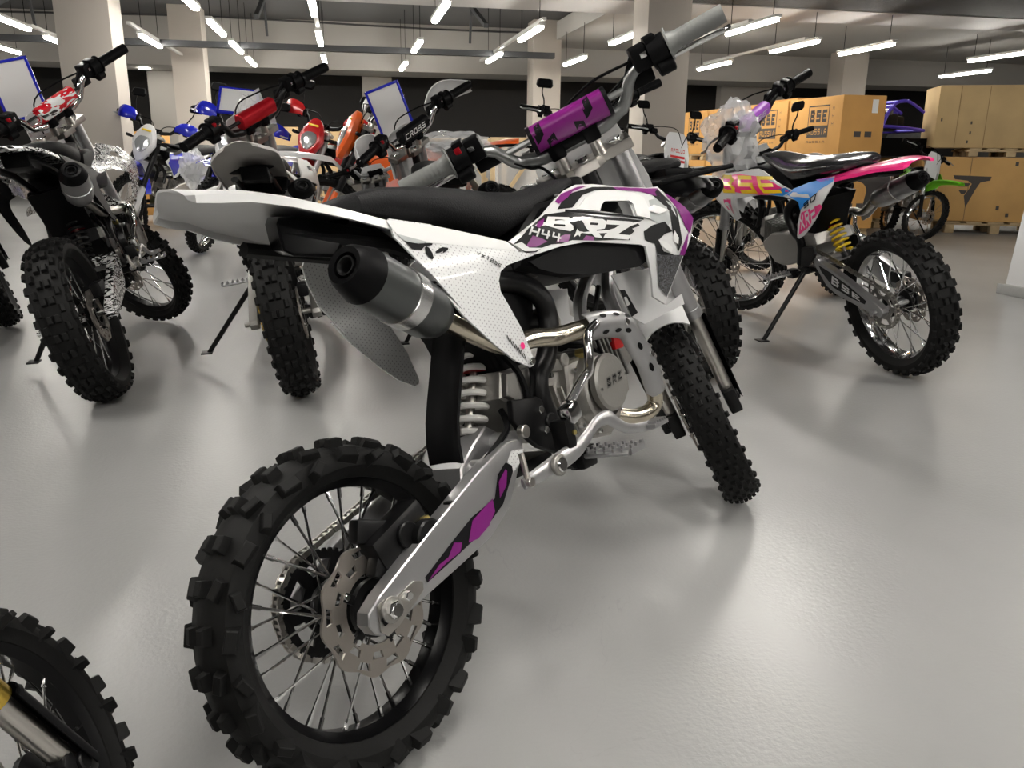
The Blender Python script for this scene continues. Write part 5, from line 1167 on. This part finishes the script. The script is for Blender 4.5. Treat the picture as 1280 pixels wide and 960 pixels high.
# ---------------------------------------------------------------- scene
LAMP = 31.
def bikes():
    Y = rad(104)
    main_bike()
    PK = [([(.345, .636), (.42, .668), (.50, .690), (.63, .700), (.77, .690), (.79, .655), (.62, .628), (.50, .622), (.44, .624)], PNK), ([(.66, .615), (.72, .630), (.80, .630), (.74, .56), (.712, .505), (.68, .515)], PRWHT), ([(.675, .60), (.735, .60), (.725, .55), (.70, .52)], PNK), ([(.335, .638), (.36, .650), (.46, .640), (.44, .624), (.38, .617)], LBL)]
    SD = [([(.13, .690), (.25, .670), (.33, .645), (.36, .625), (.29, .60), (.285, .57), (.24, .60), (.18, .65), (.13, .675)], LBL), ([(.17, .60), (.28, .56), (.30, .50), (.31, .47), (.25, .505), (.16, .59)], PNK), ([(.13, .690), (.22, .680), (.2, .672), (.13, .682)], VIO)]
    r, SM, ds = dirt_bike('pink, blue and white dirt bike with silver rims in front of the cartons at right', (1.45, 2.97), rad(103.6), 1.157, -.24, .55, .236, .262, .044,
        dec=PK, text=('BSE', [(.37, .628), (.72, .622), (.76, .700), (.44, .694)], YEL), side_dec=SD, fender=PNK, rim=CHR, barm=BLKM, grip=BLK, pad=VIO, padtext='BSE', spring=SPR_Y, swing=SIL, arm_txt='BSE', nsp=28, sprm=ALU, hi=True, zs=.87, seatm=SEATF, stext=(('XR2', [(.20, .535), (.29, .49), (.295, .54), (.20, .60)], PRWHT), ('50', [(.19, .615), (.26, .575), (.26, .595), (.19, .64)], PRBLK)), tip=(-.150, .735), discr=True)
    pm = r.matrix_basis if False else (Matrix.Translation(r.location) @ r.rotation_euler.to_matrix().to_4x4() @ Matrix.Scale(1.157, 4))
    bpos = pm @ SM @ V((.02, .12, .60)); film_bag('crumpled clear film bag hanging over the handlebar of the pink and blue bike', bpos, (.13, .13, .15), 3)
    # wrapped seat film
    dirt_bike('dirt bike with black and white splash graphics and red bar pad at left', (-1.27, 2.55), rad(105.6), 1.15, -.28, .85, .232, .25, .047, plastic=SPL, side_m=BLK, fender=SPL, barm=CHR, grip=BLK, pad=SPLR, guards=None, spring=BLKM, swing=SPL, nsp=24, hi=True, zs=.90, can=SIL, eng=BLKM, ffend=SPL, tip=(-.10, .74))
    dirt_bike('dirt bike with grey rear fender and gold chain behind the pit bike fender', (-.68, 2.62), rad(103), 1.15, -.18, .75, .232, .25, .045, plastic=GRYW, fender=GRYW, barm=BLKM, pad=REDM, chainm=GOLD, nsp=24, hi=True, zs=.81, swing=ALU, spring=BLKM, tip=(-.15, .80), can=SIL, ffend=WHT)
    dirt_bike('ivory and orange dirt bike with black bar pad behind the pit bike seat', (-.04, 2.92), rad(103), 1.06, -.26, .65, .235, .26, .045, zs=.90, plastic=ORG, fender=IVO, side_m=IVO, barm=CHR, pad=BLK, padtext='CROSS', guards=PRWHT, nsp=20, swing=ALU, tip=(-.15, .76), ffend=ORG)
    dirt_bike('black dirt bike with luggage rack and red print, just right of the pit bike fork', (.70, 2.90), rad(103), 1.12, -.22, .45, .225, .25, .046, plastic=BLKG, dec=[([(.40, .640), (.50, .665), (.72, .668), (.70, .635), (.50, .63)], RED)], text=('APOLLO', [(.46, .636), (.68, .640), (.69, .662), (.48, .658)], PRWHT), fender=BLK, barm=BLKM, rack=True, nsp=20, mirrors=False, tip=(-.15, .66), plate=WHT, zs=.88)
    dirt_bike('small dirt bike with grey rear fender and splash shroud in the second row', (-.55, 4.25), rad(103), .82, -.15, .2, .225, .24, .04, plastic=SPL, fender=GRYW, nsp=12, barm=SIL, discr=False)
    dirt_bike('dirt bike at the left edge showing only its knobby front wheel', (-1.95, 2.42), rad(104), 1.15, -.2, .3, .232, .25, .045, plastic=RED, rim=CHR, nsp=16, barm=CHR)
    def face(front, yaw, sc): return (front[0] - math.cos(yaw) * 1.067 * sc, front[1] - math.sin(yaw) * 1.067 * sc)
    # row facing the camera
    for lb, fr, ya in (('blue and white headlight bike with mirrors facing the camera, nearer the left pillar', (-3.32, 7.1), -112), ('blue and white headlight bike facing the camera between second pillar and grey fender', (-2.40, 6.45), -110)):
        dirt_bike(lb, face(fr, rad(ya), 1.14), rad(ya), 1.14, -.14, .35, .235, .262, .038, 'blue bikes with headlights', plastic=WHT, side_m=BLU, fender=BLU, ffend=BLU, headlight=True, mirrors=True, guards=BLU, barm=BLKM, rim=CHR, nsp=18, dec=[([(.345, .636), (.42, .668), (.50, .690), (.63, .700), (.77, .690), (.80, .62), (.72, .51), (.66, .58), (.62, .628)], BLU)], forkm=BLKM, fguard=WHT)
    dirt_bike('red and white headlight bike with red hand guards facing the camera', face((-1.80, 6.6), rad(-120), 1.18), rad(-120), 1.18, -.12, .3, .235, .262, .038, plastic=RED, side_m=WHT, fender=RED, ffend=WHT, headlight=True, mirrors=True, guards=RED, barm=BLKM, rim=CHR, nsp=16)
    dirt_bike('orange and white headlight bike with long white front fender turned left', face((-1.35, 5.9), rad(-160), 1.2), rad(-160), 1.2, -.12, .0, .235, .262, .038, plastic=ORG, side_m=WHT, fender=ORG, ffend=WHT, headlight=True, mirrors=False, guards=PRWHT, barm=SIL, rim=BLKM, nsp=16, forkm=BLKM, fguard=ORG)
    dirt_bike('white and green dirt bike glimpsed under the grey handlebar', face((.25, 6.3), rad(-100), 1.2), rad(-100), 1.2, -.12, .2, .235, .262, .038, plastic=WHT, side_m=WHT, dec=[([(.45, .64), (.60, .67), (.62, .64), (.5, .63)], GRN)], barm=SIL, nsp=12, ffend=GRN, mirrors=True)
    dirt_bike('bike with white lettered number plate facing the camera beside the right pillar', face((1.25, 6.5), rad(-75), 1.08), rad(-75), 1.08, -.1, .1, .235, .262, .038, plastic=BLK, ffend=WHT, barm=BLKM, nsp=12, mirrors=True, ptxt='APOLLO')
    dirt_bike('bike with white and red tank and mirrors just behind the pink bike', (1.88, 4.75), rad(100), .98, -.2, .3, .235, .262, .038, plastic=WHT, dec=[([(.45, .64), (.70, .68), (.72, .65), (.5, .63)], RED)], barm=BLKM, nsp=12, mirrors=True)
    dirt_bike('small dirt bike with lime green fender in front of the winged crate', face((3.82, 7.95), rad(-98), .95), rad(-98), .95, -.15, .5, .235, .262, .038, plastic=GRN, side_m=BLK, fender=GRN, barm=BLKM, rim=CHR, nsp=14, tip=(-.2, .80))
    quad('black quad bike with lime green wheels parked behind the blue and white bikes', (-3.75, 9.1, 0), rad(-60))
    # bike in the bottom left corner: only its fork and front wheel are in view
    ya = rad(CORNER[2]); sc = .8; M = Matrix.Rotation(ya, 4, 'Z') @ Matrix.Rotation(-.2, 4, 'X')
    cpos = V((CORNER[0], CORNER[1], 0)) - Matrix.Rotation(ya, 3, 'Z') @ V((1.067 * sc, 0, 0))
    dirt_bike('bike in the bottom left corner, only its front wheel and gold collared fork showing', (cpos.x, cpos.y), ya, sc, -.2, CORNER[3], .225, .235, .038, plastic=BLK, frontd=False, flo=.135, forkm=GOLD, fguard=BLK, rim=BLKM, nsp=24, hi=True, barm=BLKM, knob='pit')
    # signs and film
    sign_board(None, 'blue framed blank sign at the left edge above the red pad', (-2.02, 3.55, 1.0), (rad(8), rad(-14), rad(20)), .15, .22)
    sign_board(None, 'blue framed blank sign above the black bar pad in the centre', (-.56, 3.95, .94), (rad(8), rad(-22), rad(15)), .15, .24)
    sign_board(None, 'blue framed blank sign tilted flat behind the clear film bag', (-1.22, 3.85, .98), (rad(-60), rad(5), rad(15)), .16, .22)
    film_bag('crumpled clear film over the left side of the grey fender bike handlebar', (-1.08, 3.6, .89), (.08, .07, .11), 11)
    film_bag('crumpled clear film around the bars behind the black bar pad', (-.28, 4.0, .80), (.18, .12, .07), 5)
    film_bag('crumpled clear film bag tied to the side of the nearer-pillar blue bike', (-2.72, 7.25, .62), (.12, .1, .16), 8)
CORNER = (-.42, .638, 68, .60)

def camera():
    P_, R_ = rad(15.55), rad(.6)
    fw = V((0, math.cos(P_), -math.sin(P_))); rt = V((1, 0, 0)); up = rt.cross(fw)
    r2 = rt * math.cos(R_) + up * math.sin(R_); u2 = -rt * math.sin(R_) + up * math.cos(R_)
    cd = bpy.data.cameras.new('camera'); co = bpy.data.objects.new('camera', cd); C.objects.link(co)
    M = Matrix((r2, u2, -fw)).transposed().to_4x4(); M.translation = (0, 0, .77); co.matrix_world = M
    cd.sensor_fit = 'HORIZONTAL'; cd.sensor_width = 36; cd.lens = 36 * 1035 / 1280; cd.clip_start = .02; cd.clip_end = 100
    bpy.context.scene.camera = co
sc_ = bpy.context.scene
w = bpy.data.worlds.new('world'); sc_.world = w; w.use_nodes = True; w.node_tree.nodes['Background'].inputs[0].default_value = (.5, .5, .5, 1); w.node_tree.nodes['Background'].inputs[1].default_value = .2
sc_.view_settings.view_transform = 'Standard'; sc_.view_settings.look = 'None'; sc_.view_settings.gamma = 1; sc_.view_settings.use_curve_mapping = False
sc_.view_settings.exposure = 1.15
room(); stores(); bikes(); camera()
